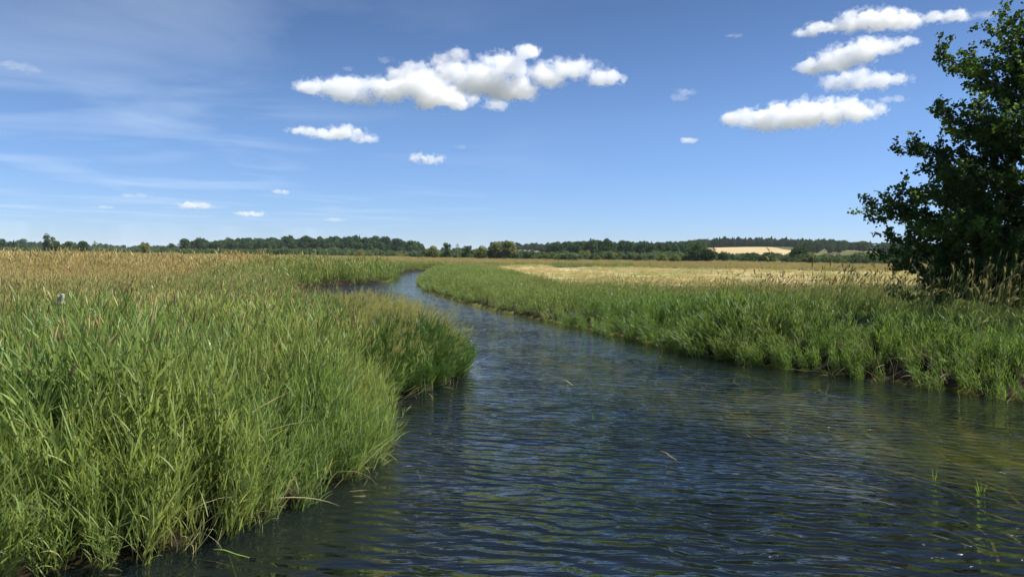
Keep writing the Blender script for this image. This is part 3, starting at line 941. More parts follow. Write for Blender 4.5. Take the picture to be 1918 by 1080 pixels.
# stubble and raked hay left on the mown field
x_, y_, u_ = sample_band(45, 190, 0.75, 850, 2150)
k_ = poly_sdf(x_, y_, mown) < 0.3
k_ &= (vnoise2(x_, y_ * 0.6 + x_ * 0.25, 5.5, 71) + 0.5 * rng.random(len(x_))) > 0.62
x_, y_ = x_[k_], y_[k_]
z_, _ = full_z(x_, y_)
nn_ = len(x_)
scatter("mown_hay", C_FAR, len(C_FAR.objects), np.stack([x_, y_, z_], 1), rng.random(nn_) * 6.28, rng.normal(size=nn_) * 0.2, rng.normal(size=nn_) * 0.2,
        rng.uniform(0.55, 1.0, nn_), rng.random(nn_), np.clip(0.3 + 1.0 * vnoise2(x_, y_, 7, 72), 0, 1), "short cut grass and straw lying on the mown field", "hay", sclz=rng.uniform(0.07, 0.17, nn_))

# ------------------------------------------------------------------ trees
def leaf_cloud(mb, pts, size, flat=0.0, va=None, jitter=0.35):
    """small leaf sprays: bent quads with random orientation at given points"""
    n = len(pts)
    d1 = rng.normal(size=(n, 3)); d1 /= np.linalg.norm(d1, axis=1)[:, None]
    d2 = rng.normal(size=(n, 3)); d2[:, 2] *= 1 - flat
    d2 -= (d2 * d1).sum(1)[:, None] * d1; d2 /= np.linalg.norm(d2, axis=1)[:, None] + 1e-9
    s = size * (1 + jitter * (rng.random(n) * 2 - 1))[:, None]
    nrm = np.cross(d1, d2)
    v = np.stack([pts - d1 * s * 0.55, pts - d2 * s * 0.42 + nrm * s * 0.12, pts + d1 * s * 0.6, pts + d2 * s * 0.42 + nrm * s * 0.12], 1).reshape(-1, 3)
    q = np.arange(n * 4).reshape(-1, 4)
    if va is None: va = rng.random(n)
    mb.add(v, q, a=np.repeat(va, 4), b=0)


def crown_points(kind, n):
    """points inside a crown of height 1 standing on the ground (unit radius ~0.5)"""
    out_ = []
    if kind == 'conifer':
        while sum(map(len, out_)) < n:
            z = rng.random(n) ** 1.1 * 0.93 + 0.07
            tier = 0.75 + 0.25 * np.sin(z * 38)
            rmax = (1.02 - z) * 0.27 * tier
            r_ = rmax * np.sqrt(rng.random(n)); th = rng.random(n) * 6.283
            out_.append(np.stack([r_ * np.cos(th), r_ * np.sin(th), z - r_ * 0.25], 1))
        return np.concatenate(out_)[:n]
    blobs = []
    if kind == 'round': nb, zr, rr_, spread = 20, (0.26, 0.84), (0.13, 0.22), 0.34
    elif kind == 'bush': nb, zr, rr_, spread = 18, (0.12, 0.78), (0.16, 0.26), 0.55
    elif kind == 'tall': nb, zr, rr_, spread = 18, (0.25, 0.92), (0.09, 0.16), 0.17
    else: nb, zr, rr_, spread = 14, (0.3, 0.88), (0.1, 0.16), 0.24
    for i in range(nb):
        z = rng.uniform(*zr)
        k = math.sin(math.pi * min(1, max(0.12, (z - zr[0]) / (zr[1] - zr[0] + .01) * 0.8 + 0.15)))
        if kind == 'bush': k = math.sqrt(max(0.05, 1 - (z / 0.95) ** 2))
        r_ = spread * k * math.sqrt(rng.random()); th = rng.random() * 6.283
        blobs.append((r_ * math.cos(th), r_ * math.sin(th), z, rng.uniform(*rr_)))
    for i in range(nb):
        bx, by, bz, br = blobs[i]
        m_ = n // nb
        d = rng.normal(size=(m_, 3)); d /= np.linalg.norm(d, axis=1)[:, None]
        rad = br * (0.35 + 0.65 * rng.random(m_) ** 0.5)
        p = np.array([bx, by, bz]) + d * rad[:, None]
        p[:, 2] = np.maximum(p[:, 2], 0.02)
        out_.append(p)
    return np.concatenate(out_)


def tree_meshes(kind, mat, n, leaf, bark=M_BARK, seedtone=None):
    mb = MB()
    p = crown_points(kind, n)
    # light and dark leaf clumps: tone follows a coarse 3-D cell, as different boughs differ
    tone = np.clip(0.5 + 0.9 * (vnoise2(p[:, 0] * 10 + p[:, 2] * 3, p[:, 1] * 10 + p[:, 2] * 7, 1.3, int(rng.integers(1e6))) - 0.5) + rng.normal(size=len(p)) * 0.18, 0, 1)
    leaf_cloud(mb, p, leaf, va=tone)
    crown = mb.mesh("crown_" + kind, mat)
    tb = MB()
    top = 0.8 if kind != 'bush' else 0.5
    t = np.linspace(0, 1, 6)
    tb.tube(np.stack([0.012 * np.sin(t * 5), 0.012 * np.cos(t * 4) - .012, t * top], 1), 0.022 * (1.1 - t), n=6)
    for i in range(9):
        z0 = rng.uniform(0.15, top * 0.85); az = rng.random() * 6.28; ln = rng.uniform(0.12, 0.28) * (0.6 if kind == 'conifer' else 1)
        tt = np.linspace(0, 1, 4)
        tb.tube(np.stack([math.cos(az) * ln * tt, math.sin(az) * ln * tt, z0 + ln * 0.8 * tt ** 1.3], 1), 0.009 * (1.1 - tt), n=4)
    trunk = tb.mesh("trunk_" + kind, bark)
    return crown, trunk


TREES = {
    'round': [tree_meshes('round', M_DARKTREE, 2400, 0.06) for _ in range(3)],
    'bush': [tree_meshes('bush', M_WILLOW, 2400, 0.075) for _ in range(3)],
    'ybush': [tree_meshes('bush', M_YWILLOW, 2200, 0.075) for _ in range(2)],
    'dbush': [tree_meshes('bush', M_DARKTREE, 2400, 0.075) for _ in range(2)],
    'conifer': [tree_meshes('conifer', M_CONIFER, 1500, 0.05) for _ in range(3)],
    'tall': [tree_meshes('tall', M_YWILLOW, 1500, 0.05, M_PALEBARK) for _ in range(3)],
    'gtall': [tree_meshes('tall', M_WOOD, 1500, 0.05) for _ in range(2)],
    'thin': [tree_meshes('thin', M_WILLOW, 320, 0.04, M_PALEBARK) for _ in range(2)],
    'wood': [tree_meshes('round', M_WOOD, 1300, 0.08) for _ in range(4)],
}


def far_tree(name, kind, px, ytop, dist, width, label, cat='tree', group=None):
    """tree whose top shows at photo row ytop; width in photo pixels"""
    x = (px - 959) / F * dist
    base = float(full_z(np.array([x]), np.array([float(dist)]))[0][0])
    top = PD(px, ytop, dist).z
    h = top - base
    w = width / F * dist * (1.35 if 790 < px < 980 else 1.1)
    root = empty(name, (x, dist, base - 0.1), rng.random() * 6.28)
    cr_, tr_ = random.choice(TREES[kind])
    nat = {'round': 0.86, 'bush': 1.35, 'ybush': 1.35, 'dbush': 1.35, 'conifer': 0.5, 'tall': 0.52, 'gtall': 0.52, 'thin': 0.62, 'wood': 0.86}[kind]
    sx = w / nat
    for nm, me in (('crown', cr_), ('trunk', tr_)):
        o = obj(nm, me, root)
        o.scale = (sx, sx, (h + 0.1) / (0.97 if kind != 'bush' else 0.95))
        o['tint'] = rng.uniform(0.45, 1.0)
    tag(root, label, cat, group)
    return root


G_FAR = "trees and bushes beyond the meadow"
far_list = [
    ('spruce_tree', 'conifer', 8, 449, 620, 14, "dark spruce at the far left edge of the treeline"),
    ('spruce_tree', 'conifer', 26, 450.5, 625, 12, "dark spruce second from the left edge of the treeline"),
    ('pine_tree', 'gtall', 88, 439, 430, 17, "tallest ragged grey-green tree on the far left treeline"),
    ('poplar_tree', 'tall', 99, 444.5, 432, 13, "pale thin tree leaning against the tallest tree on the far left"),
    ('dark_bush', 'dbush', 108, 449, 425, 16, "dark bush just right of the tallest tree on the far left"),
    ('oak_tree', 'round', 128, 451.5, 430, 22, "low broad tree in the middle of the far left tree row"),
    ('oak_tree', 'round', 154, 451, 428, 22, "rounded tree closing the far left tree row on its right"),
    ('bare_tree', 'thin', 177, 450, 400, 14, "sparse nearly bare tree standing alone right of the far left tree row"),
    ('willow_tree', 'ybush', 273, 452, 330, 28, "single rounded green willow between two gaps on the left skyline"),
    ('willow_bush', 'dbush', 322, 454, 520, 16, "small dark bush left of the dark rounded oak on the skyline"),
    ('oak_tree', 'round', 344, 446.5, 520, 24, "dark rounded oak at the left end of the long forest"),
    ('pine_tree', 'conifer', 664, 444, 640, 9, "narrow dark pine at the left shoulder of the tall dark wood"),
    ('pine_tree', 'conifer', 673, 441, 640, 9, "thin pine spire left of the tall dark wood's crest"),
    ('beech_tree', 'round', 704, 441, 630, 22, "tall leafy tree on the left of the dark wood's crest"),
    ('beech_tree', 'round', 721, 440.5, 632, 22, "tallest leafy tree on the crest of the dark wood"),
    ('beech_tree', 'round', 742, 444, 628, 26, "broad tree just right of the dark wood's crest"),
    ('beech_tree', 'round', 770, 450, 620, 26, "round dark tree at the right end of the tall dark wood"),
    ('willow_tree', 'ybush', 808, 458, 290, 28, "yellowish willow bush where the dark wood ends"),
    ('birch_tree', 'gtall', 835, 454, 285, 15, "narrow green birch with a pointed top behind the river bend"),
    ('bare_tree', 'thin', 856, 453, 280, 12, "bare grey dead tree with a pale trunk beyond the river bend"),
    ('pine_tree', 'dbush', 874, 458.5, 300, 18, "small dark spiky bush right of the dead tree"),
    ('willow_tree', 'ybush', 899, 458, 275, 30, "yellow-brown willow between the dark spiky bush and the birches"),
    ('alder_tree', 'wood', 923, 461, 272, 20, "dark green shrub tucked against the left birch"),
    ('birch_tree', 'tall', 932, 455, 270, 26, "left one of two yellow-green birches beside the hay field"),
    ('birch_tree', 'tall', 954, 453, 268, 32, "right and larger of two yellow-green birches"),
    ('willow_bush', 'bush', 1066, 472, 235, 60, "wide low pale green willow bush at the edge of the tan strip"),
    ('willow_bush', 'ybush', 1049, 472, 238, 34, "smaller yellow-green bush on the left flank of the wide willow bush"),
    ('willow_tree', 'ybush', 1093, 467, 300, 36, "olive rounded willow behind the wide low willow bush"),
    ('willow_bush', 'bush', 1198, 475, 250, 28, "pale grey-green bush left of the yellow-green bush"),
    ('willow_bush', 'ybush', 1238, 473, 236, 26, "small yellow-green bush at the field edge left of the big dark tree"),
    ('hazel_bush', 'ybush', 1262, 474, 240, 26, "green bush touching the left foot of the big dark tree"),
    ('oak_tree', 'dbush', 1302, 454, 245, 48, "largest dark tree standing at the field edge before the stubble hill"),
    ('oak_tree', 'dbush', 1328, 463, 243, 30, "lower dark tree joined to the right of the largest field-edge tree"),
    ('dark_bush', 'dbush', 1353, 470, 280, 22, "small dark bush below the left end of the stubble hill"),
    ('dark_bush', 'dbush', 1400, 472, 270, 40, "wide dark hedge bush below the middle of the stubble hill"),
    ('dark_bush', 'dbush', 1438, 470, 262, 42, "dark hedge bush below the right end of the stubble hill"),
    ('oak_tree', 'dbush', 1496, 460, 255, 40, "dark rounded tree right of the stubble hill"),
    ('oak_tree', 'round', 1615, 451, 760, 30, "broad tree rising over the right end of the ridge wood"),
]
for nm, kd, px, yt, ds, wd, lb in far_list:
    far_tree(nm, kd, px, yt, ds, wd, lb, 'bush' if 'bush' in nm else 'tree')

# far-off woods and willow scrub: masses, one object each
C_WOOD = proto_collection("wood_tree", [])
for k_, (c_, t_) in enumerate(TREES['wood'] + TREES['round'][:2]):
    C_WOOD.objects.link(bpy.data.objects.new("wood_tree_%d" % k_, c_))
C_PINES = proto_collection("wood_pine", [])
for k_, (c_, t_) in enumerate(TREES['conifer']):
    C_PINES.objects.link(bpy.data.objects.new("wood_pine_%d" % k_, c_))
C_SCRUB = proto_collection("scrub_bush", [])
for k_, (c_, t_) in enumerate(TREES['bush'] + TREES['ybush'][:1]):
    C_SCRUB.objects.link(bpy.data.objects.new("scrub_bush_%d" % k_, c_))


def wood(name, coll, regions, hrange, wide, label, cat, avoid=()):
    xs, ys = [], []
    for (c0, c1, d0, d1, n) in regions:
        d = np.sqrt(rng.random(n) * (d1 ** 2 - d0 ** 2) + d0 ** 2); c_ = rng.uniform(c0, c1, n)
        xs.append((c_ - 959) / F * d); ys.append(d)
    x, y = np.concatenate(xs), np.concatenate(ys)
    k = np.ones(len(x), bool)
    for poly in avoid:
        k &= poly_sdf(x, y, poly) > 4
    x, y = x[k], y[k]
    n = len(x)
    z, _ = full_z(x, y)
    h = rng.uniform(*hrange, n) * (0.62 + 0.6 * vnoise2(x, y, 45, 51)) * rng.uniform(0.85, 1.12, n)
    scatter(name, coll, len(coll.objects), np.stack([x, y, z - 0.3], 1), rng.random(n) * 6.28, rng.normal(size=n) * 0.02, rng.normal(size=n) * 0.02,
            h * wide, rng.random(n), np.zeros(n), label, cat, sclz=h)


FIELDS = [far_poly([(1325, 520), (1325, 870), (1480, 870), (1490, 520)]), far_poly([(962, 640), (965, 1000), (1003, 1000), (1008, 640)]),
          far_poly([(758, 400), (758, 640), (800, 640), (800, 400)]), far_poly([(1190, 620), (1190, 820), (1250, 820), (1250, 620)]),
          far_poly([(1590, 700), (1590, 850), (1648, 850), (1648, 700)]), far_poly([(983, 400), (983, 700), (1020, 700), (1020, 400)]),
          far_poly([(1140, 560), (1140, 700), (1162, 700), (1162, 560)])]
wood("left_forest", C_WOOD, [(355, 620, 640, 960, 900), (600, 790, 600, 850, 700), (-200, 60, 700, 1300, 200), (180, 330, 1500, 1900, 220), (40, 200, 1400, 1700, 120), (780, 880, 1200, 1500, 80)],
     (9, 13), 0.85, "long dark mixed forest on the low hill left of the river", "forest", FIELDS)
wood("dark_pine_wood", C_PINES, [(640, 720, 620, 700, 120), (600, 780, 700, 850, 120), (1290, 1570, 880, 1020, 260), (1570, 2050, 900, 1020, 120), (1210, 1290, 900, 960, 60)],
     (9, 11.5), 1.4, "dark conifer wood along the far ridge", "forest", FIELDS)
wood("right_forest", C_WOOD, [(920, 1140, 760, 1100, 900), (1000, 1300, 420, 760, 900), (1140, 1300, 700, 1000, 500), (1290, 1330, 500, 900, 80), (1480, 1700, 700, 900, 350), (1700, 2100, 600, 900, 300), (1290, 2050, 880, 1040, 900)],
     (8, 11), 0.85, "mixed green forest covering the hills right of the river", "forest", FIELDS)
wood("willow_scrub", C_SCRUB, [(-200, 340, 440, 640, 520), (340, 800, 330, 520, 700), (780, 1000, 285, 420, 230), (960, 1300, 260, 380, 300), (1470, 1750, 230, 420, 260), (1330, 1480, 300, 420, 110), (1750, 2200, 230, 420, 200)],
     (2.6, 4.6), 1.1, "low grey-green willow scrub between the meadow and the forests", "scrub", FIELDS[:0])


# ------------------------------------------------------------------ the alder on the right bank
def alder():
    D0 = 23.5
    cxp = 1985
    bx = (cxp - 959) / F * D0
    base = np.array([bx, D0, 0.6])
    root = empty("alder_tree", tuple(base))
    wood_, lv = MB(), []
    tone = []

    def bez(p0, p1, p2, n):
        t = np.linspace(0, 1, n)[:, None]
        return (1 - t) ** 2 * p0 + 2 * t * (1 - t) * p1 + t * t * p2

    S = 1.146
    tt = np.linspace(0, 1, 12)
    trunk = np.stack([0.3 * np.sin(tt * 2.4) - 0.2 * tt, 0.25 * np.sin(tt * 3.1), tt * 10.6], 1) * S
    wood_.tube(trunk, 0.20 * (1.05 - tt) ** 0.9 + 0.01, n=10)
    for s in (-1, 1):      # alders grow in several stems
        st = np.stack([s * (0.25 + 1.5 * tt ** 1.2), 0.5 * s * tt - 0.2, tt * 8.0], 1)
        wood_.tube(st, 0.13 * (1.05 - tt) ** 0.9 + 0.008, n=8)
    zz = np.array([0.0, 0.6, 2.75, 3.6, 4.7, 6.15, 7.85, 9.55, 10.4, 12.4])
    rr_ = np.array([5.0, 5.2, 5.3, 5.3, 5.6, 4.5, 3.6, 2.2, 1.4, 0.5])

    def twig_leaves(p0, p1, n, spread, tn):
        f = rng.random(n)
        p = p0 + (p1 - p0) * f[:, None] + rng.normal(size=(n, 3)) * spread
        lv.append(p); tone.append(np.clip(tn + rng.normal(size=n) * 0.15, 0, 1))

    def limb(start, tip, r0, dens=1.0):
        L_ = np.linalg.norm(tip - start)
        mid = (start + tip) / 2 + np.array([0, 0, 0.10 * L_]) + rng.normal(size=3) * 0.06 * L_
        pts = bez(start, mid, tip, 8)
        wood_.tube(pts, r0 * (1.05 - np.linspace(0, 1, 8)) + 0.004, n=6)
        tn0 = rng.random()
        ns = max(5, int(L_ * 3.4))
        for i in range(ns):
            f = 0.25 + 0.75 * (i + rng.random()) / ns
            f = min(f, 0.99)
            p = np.array([np.interp(f * 7, np.arange(8), pts[:, k]) for k in range(3)])
            dr_ = (tip - start) / L_
            side = rng.normal(size=3); side -= side @ dr_ * dr_; side /= np.linalg.norm(side)
            side[2] = abs(side[2]) * 0.6 if rng.random() < 0.65 else side[2] * 0.5
            l2 = (0.30 * L_ * (1.15 - f) + 0.28) * rng.uniform(0.6, 1.2)
            e2 = p + (dr_ * 0.65 + side * 0.9) * l2
            wood_.tube(np.array([p, (p + e2) / 2 + rng.normal(size=3) * 0.05 * l2, e2]), [0.012, 0.007, 0.003], n=4)
            nt_ = max(2, int(l2 * 6))
            tn = 0.5 * tn0 + 0.5 * rng.random()
            for j in range(nt_):
                g = (j + rng.random()) / nt_
                q = p + (e2 - p) * g
                dv = (e2 - p) / (np.linalg.norm(e2 - p) + 1e-6)
                s2 = rng.normal(size=3); s2 /= np.linalg.norm(s2)
                e3 = q + (dv * 0.6 + s2 * 0.8 + np.array([0, 0, 0.15])) * rng.uniform(0.16, 0.36)
                wood_.tube(np.array([q, e3]), [0.004, 0.0015], n=3)
                twig_leaves(q, e3, int(15 * dens), 0.055, tn)
        twig_leaves(pts[-2], tip, int(26 * dens), 0.07, tn0)

    ga = 0.0
    nl = 112
    for i in range(nl):
        z = 0.5 + 11.3 * ((i + 0.5) / nl) ** 0.95
        ga += 2.39996 + rng.normal() * 0.25
        R_ = np.interp(z + 0.6, zz, rr_) * rng.uniform(0.62, 1.0)
        if math.cos(ga) > 0.35: R_ *= 0.8
        cp = np.array([np.interp(z * 0.85, trunk[:, 2], trunk[:, k]) for k in range(3)])
        tip = np.array([cp[0] + math.cos(ga) * R_, cp[1] + math.sin(ga) * R_ * 0.8, min(12.4, z + rng.uniform(-0.5, 0.55) + 0.1 * R_)])
        limb(cp, tip, 0.035 + 0.05 * (1 - z / 11))
    # boughs that shape the outline seen against the sky
    for (px, py, dy) in [(1878, 18, 0.4), (1862, 60, -0.4), (1755, 98, 0.2), (1800, 130, -0.6), (1738, 205, 0.0), (1775, 235, 0.8), (1698, 285, -0.3), (1735, 320, 0.6),
                         (1622, 385, 0.0), (1660, 400, 0.5), (1690, 360, -0.8), (1700, 430, 0.3), (1672, 455, -0.6), (1650, 478, 0.2), (1690, 500, -1.0), (1740, 520, -1.4), (1790, 545, -1.6),
                         (1905, 70, 0.2), (1830, 190, -1.2), (1800, 330, -1.6), (1850, 440, -2.0), (1900, 500, -2.2), (1890, 250, -1.5), (1750, 440, -1.5)]:
        tipw = np.array(PD(px, py, D0 + dy)) - base
        zs = max(0.5, tipw[2] * 0.80 - 0.5)
        cp = np.array([np.interp(zs, trunk[:, 2], trunk[:, k]) for k in range(3)])
        limb(cp, tipw, 0.045, 1.15)
    p = np.concatenate(lv); va = np.concatenate(tone)
    n = len(p)
    # rounded leaves: six-sided, folded along the midrib
    s = rng.uniform(0.034, 0.056, n)[:, None]
    nm_ = rng.normal(size=(n, 3)) * np.array([0.8, 0.8, 0.6]) + np.array([0, 0, 0.55]); nm_ /= np.linalg.norm(nm_, axis=1)[:, None]
    ax_ = rng.normal(size=(n, 3)); ax_ -= (ax_ * nm_).sum(1)[:, None] * nm_; ax_ /= np.linalg.norm(ax_, axis=1)[:, None]
    bx_ = np.cross(nm_, ax_)
    up = nm_ * s * 0.22
    v = np.stack([p - ax_ * s, p - ax_ * s * 0.35 + bx_ * s * 0.9 + up, p + ax_ * s * 0.65 + bx_ * s * 0.75 + up, p + ax_ * s * 1.05,
                  p + ax_ * s * 0.65 - bx_ * s * 0.75 + up, p - ax_ * s * 0.35 - bx_ * s * 0.9 + up], 1).reshape(-1, 3)
    k = np.arange(n)[:, None] * 6
    q = np.concatenate([k + np.array([[0, 1, 2, 3]]), k + np.array([[0, 3, 4, 5]])])
    cm = MB(); cm.add(v, q, a=np.repeat(va, 6))
    obj("crown", cm.mesh("alder_crown", M_TREELEAF), root)
    obj("trunk", wood_.mesh("alder_trunk", M_BARK, True), root)
    tag(root, "large dark leafy alder overhanging the right bank at the frame's right edge", "tree")
    print("alder leaves", n)


alder()


# ------------------------------------------------------------------ buildings far behind
def house(name, px, py_base, dist, w_px, h_px, wallc, roofc, label, cat, rot=0.2):
    p = PD(px, py_base, dist)
    w = w_px / F * dist; h = h_px / F * dist
    z0 = float(full_z(np.array([p.x]), np.array([float(dist)]))[0][0])
    root = empty(name, (p.x, dist, z0 - 0.3), rot)
    wh = (p.z - z0) + h * 0.6 + 0.3
    d = w * 0.55
    a_ = MB(); a_.box((-w / 2, -d / 2, 0), (w / 2, d / 2, wh))
    v = [(-w / 2, -d / 2, wh), (-w / 2, d / 2, wh), (-w / 2, 0, wh + h * 0.5), (w / 2, -d / 2, wh), (w / 2, d / 2, wh), (w / 2, 0, wh + h * 0.5)]
    a_.add(v, None, [(0, 2, 1), (3, 4, 5)])
    obj("wall", a_.mesh("house_wall", wallc), root)
    r_ = MB(); o_ = 0.35; t_ = 0.15
    for s in (-1, 1):
        e0 = s * (d / 2 + o_); sl = (h * 0.5) / (d / 2)
        ze = wh - o_ * sl + 0.06; zr_ = wh + h * 0.5 + 0.06
        v = [(-w / 2 - o_, e0, ze), (w / 2 + o_, e0, ze), (w / 2 + o_, 0, zr_), (-w / 2 - o_, 0, zr_),
             (-w / 2 - o_, e0, ze + t_), (w / 2 + o_, e0, ze + t_), (w / 2 + o_, 0, zr_ + t_), (-w / 2 - o_, 0, zr_ + t_)]
        r_.add(v, [(0, 1, 2, 3), (4, 7, 6, 5), (0, 4, 5, 1), (1, 5, 6, 2), (3, 2, 6, 7), (0, 3, 7, 4)])
    rf = obj("roof", r_.mesh("house_roof", roofc), root)
    c_ = MB(); c_.box((w * 0.18, -0.35, wh + h * 0.3), (w * 0.18 + 0.7, 0.35, wh + h * 0.5 + 1.0))
    obj("chimney", c_.mesh("chimney", M_CHIM), rf)
    for k in range(3):
        g = MB(); x0 = -w * 0.36 + k * w * 0.28
        g.box((x0, -d / 2 - 0.05, wh * 0.72 - 0.2), (x0 + w * 0.1, -d / 2 - 0.003, wh * 0.72 + 0.9))
        obj("window", g.mesh("window", M_GLASS), root)
    tag(root, label, cat)


M_WHITE = solid_mat("white_wall", (0.78, 0.77, 0.73))
M_ROOFD = solid_mat("dark_roof", (0.05, 0.045, 0.045), 0.7)
M_ROOFG = solid_mat("grey_roof", (0.33, 0.33, 0.34), 0.6)
M_CHIM = solid_mat("brick", (0.2, 0.11, 0.08))
M_GLASS = solid_mat("window_glass", (0.03, 0.035, 0.04), 0.15)
M_GREYW = solid_mat("grey_wall", (0.42, 0.42, 0.40))
house("farmhouse", 1006, 481, 480, 13, 6.5, M_WHITE, M_ROOFD, "white farmhouse with a dark roof among trees right of the birches", "house", 0.35)
house("farm_shed", 985, 479, 500, 9, 3, M_WHITE, M_ROOFG, "low whitish shed just left of the white farmhouse", "shed", 0.1)
house("barn", 1151, 472.5, 575, 9, 4, M_GREYW, M_ROOFG, "pale grey barn half hidden in the forest on the hillside", "barn", -0.1)
house("ridge_barn", 1641, 460.5, 880, 13, 2, M_GREYW, M_ROOFG, "long grey-roofed barn on the ridge left of the alder", "barn", 0.0)

# ------------------------------------------------------------------ post in the reeds
def post():
    p = PD(115, 566, 14.0)
    z0 = 0.4
    root = empty("marker_post", (p.x, 14.0, z0))
    top = PD(115, 549.5, 14.0).z - z0
    s = 0.042
    for k, (dx, tilt, hh) in enumerate(((-0.055, 0.015, 0.0), (0.06, -0.03, 0.03))):
        a_ = MB()
        n = 7
        t = np.linspace(0, 1, n)
        a_.tube(np.stack([dx + tilt * t, 0.01 * np.sin(t * 5), t * (top - 0.05 + hh)], 1), s * (1.05 - 0.12 * t), n=9)
        rim = np.array([(dx + tilt + s * 0.93 * math.cos(q), s * 0.93 * math.sin(q), top - 0.05 + hh) for q in np.arange(9) * 2 * math.pi / 9])
        a_.add(np.concatenate([rim, [[dx + tilt, 0, top - 0.03 + hh]]]), None, [(i, (i + 1) % 9, 9) for i in range(9)])
        obj("stake", a_.mesh("stake", M_POST, True), root)
    b_ = MB(); b_.box((-0.08, -0.066, top - 0.22), (0.08, -0.046, top - 0.16))
    obj("crossbar", b_.mesh("crossbar", M_POST), root)
    tag(root, "weathered whitish pair of stakes poking out of the left meadow reeds", "post")


M_POST = solid_mat("weathered_wood", (0.27, 0.25, 0.20), 0.85, noise=(0.45, 0.43, 0.36), nscale=14, bump=0.4)
post()


# ------------------------------------------------------------------ things in and on the water
def emergent(px, py, blades, label):
    p = P(px, py)
    root_mb = MB()
    for (az, ln, a0, cu, w) in blades:
        blade(root_mb, (0, 0, -0.12), az, ln, w, a0, cu, 6, 0.8, 0, 0.3, twist=0.2)
    me = root_mb.mesh("reed_shoot", M_SHOOT)
    o = obj("reed_shoot", me); o.location = (p.x, p.y, 0)
    tag(o, label, "reed shoot")


M_SHOOT = leaf_material("shoot_leaf", [(0, (0.14, 0.24, 0.04)), (1, (0.22, 0.34, 0.06))], trans=0.4, inst=False)
emergent(1110, 786, [(1.2, 0.27, 0.05, 0.1, 0.022)], "single upright green blade in the middle of the river")
emergent(1750, 898, [(2.8, 0.30, 0.08, 0.1, 0.02), (0.2, 0.27, 0.12, 0.15, 0.016)], "pair of bright reed blades in the shallows, left of the forked one")
emergent(1838, 920, [(2.9, 0.30, 0.2, 0.1, 0.018), (1.2, 0.29, 0.08, 0.1, 0.02), (0.1, 0.26, 0.3, 0.15, 0.018), (3.4, 0.24, 0.42, 0.2, 0.014)], "forked bright green reed shoot in the shallows near the right edge")
emergent(790, 886, [(0.3, 0.22, 0.9, 0.3, 0.012), (2.2, 0.2, 0.7, 0.3, 0.012), (4.1, 0.2, 0.9, 0.2, 0.01)], "small tangled sprig on the water beside the left reeds")


def floating_reed(px0, py0, px1, py1, w, label, mat):
    a_, b_ = P(px0, py0), P(px1, py1)
    n = 9
    t = np.linspace(0, 1, n)
    dv = np.array(b_ - a_)
    side = np.array([-dv[1], dv[0], 0]); side /= np.linalg.norm(side)
    c_ = np.array(a_)[None] + dv[None] * t[:, None] + side[None] * (0.05 * np.sin(t * 5.0) * np.linalg.norm(dv))[:, None]
    ctr = c_.mean(0)
    c_ = c_ - ctr; c_[:, 2] = 0.012 + 0.006 * np.sin(t * 9)
    ww = w * (0.5 + 0.5 * np.sin(np.clip(t * 1.05, 0, 1) * math.pi)) * 0.5
    v = np.stack([c_ - side * ww[:, None], c_ + side * ww[:, None]], 1)
    v2 = v.copy(); v2[:, :, 2] -= 0.008
    vv = np.concatenate([v.reshape(-1, 3), v2.reshape(-1, 3)])
    k = np.arange(n - 1)
    q = np.concatenate([np.stack([2 * k, 2 * k + 1, 2 * k + 3, 2 * k + 2], 1), np.stack([2 * k + 2, 2 * k + 3, 2 * k + 1, 2 * k], 1) + 2 * n])
    mb = MB(); mb.add(vv, q, a=rng.random())
    o = obj("floating_reed", mb.mesh("floating_reed", mat)); o['tint'] = 0.7; o.location = tuple(ctr[:2]) + (0.0,)
    tag(o, label, "floating reed", "dead reeds drifting on the river")


floating_reed(1467, 691, 1540, 697, 0.10, "long pale dead reed floating below the right bank's middle", M_DRY)
floating_reed(1300, 663, 1327, 668, 0.12, "short pale leaf floating under the right bank reeds", M_DRY)
floating_reed(1068, 609, 1090, 610.5, 0.2, "pale sliver floating at the foot of the right bank bend", M_DRY)
floating_reed(1052, 711, 1077, 722, 0.012, "thin white stem afloat in mid river", M_DRY)
floating_reed(1236, 845, 1270, 862, 0.012, "thin straw drifting in mid river, nearer than the thin white stem", M_DRY)
floating_reed(400, 1030, 470, 1044, 0.016, "bent reed leaf lying on the water at the near left bank", M_SHOOT)


# drifting water weed just under the surface, long strands combed by the current
def weeds():
    mb = MB()
    for i in range(260):
        f = rng.random()
        px = rng.uniform(1180, 1960); 
        lo = np.interp(px, [1180, 1400, 1700, 1960], [655, 700, 760, 800]); py = lo + rng.random() ** 1.3 * np.interp(px, [1180, 1500, 1960], [40, 160, 260])
        p = P(px, min(py, 1060))
        ln = rng.uniform(0.5, 1.9)
        az = math.radians(118 + rng.normal() * 16)
        n = 8
        t = np.linspace(0, 1, n)
        w = rng.uniform(0.007, 0.02)
        c_ = np.stack([p.x + math.cos(az) * ln * t + 0.09 * np.sin(t * 5 + i * 0.7) * ln, p.y + math.sin(az) * ln * t + 0.03 * np.cos(t * 5 + i), -0.05 - 0.08 * rng.random() + 0.03 * t], 1)
        s = np.array([-math.sin(az), math.cos(az), 0])
        ww = w * (1 - t ** 3)
        v = np.stack([c_ - s * ww[:, None], c_ + s * ww[:, None]], 1).reshape(-1, 3)
        k = np.arange(n - 1)
        mb.add(v, np.stack([2 * k, 2 * k + 1, 2 * k + 3, 2 * k + 2], 1), a=rng.random())
    o = obj("water_weed", mb.mesh("water_weed", leaf_material("weed", [(0, (0.09, 0.11, 0.02)), (0.6, (0.25, 0.23, 0.05)), (1, (0.50, 0.40, 0.13))], trans=0.2, gloss=0, inst=False)))
    tag(o, "olive water weed strands trailing under the surface by the right bank", "water weed", kind='stuff')


weeds()


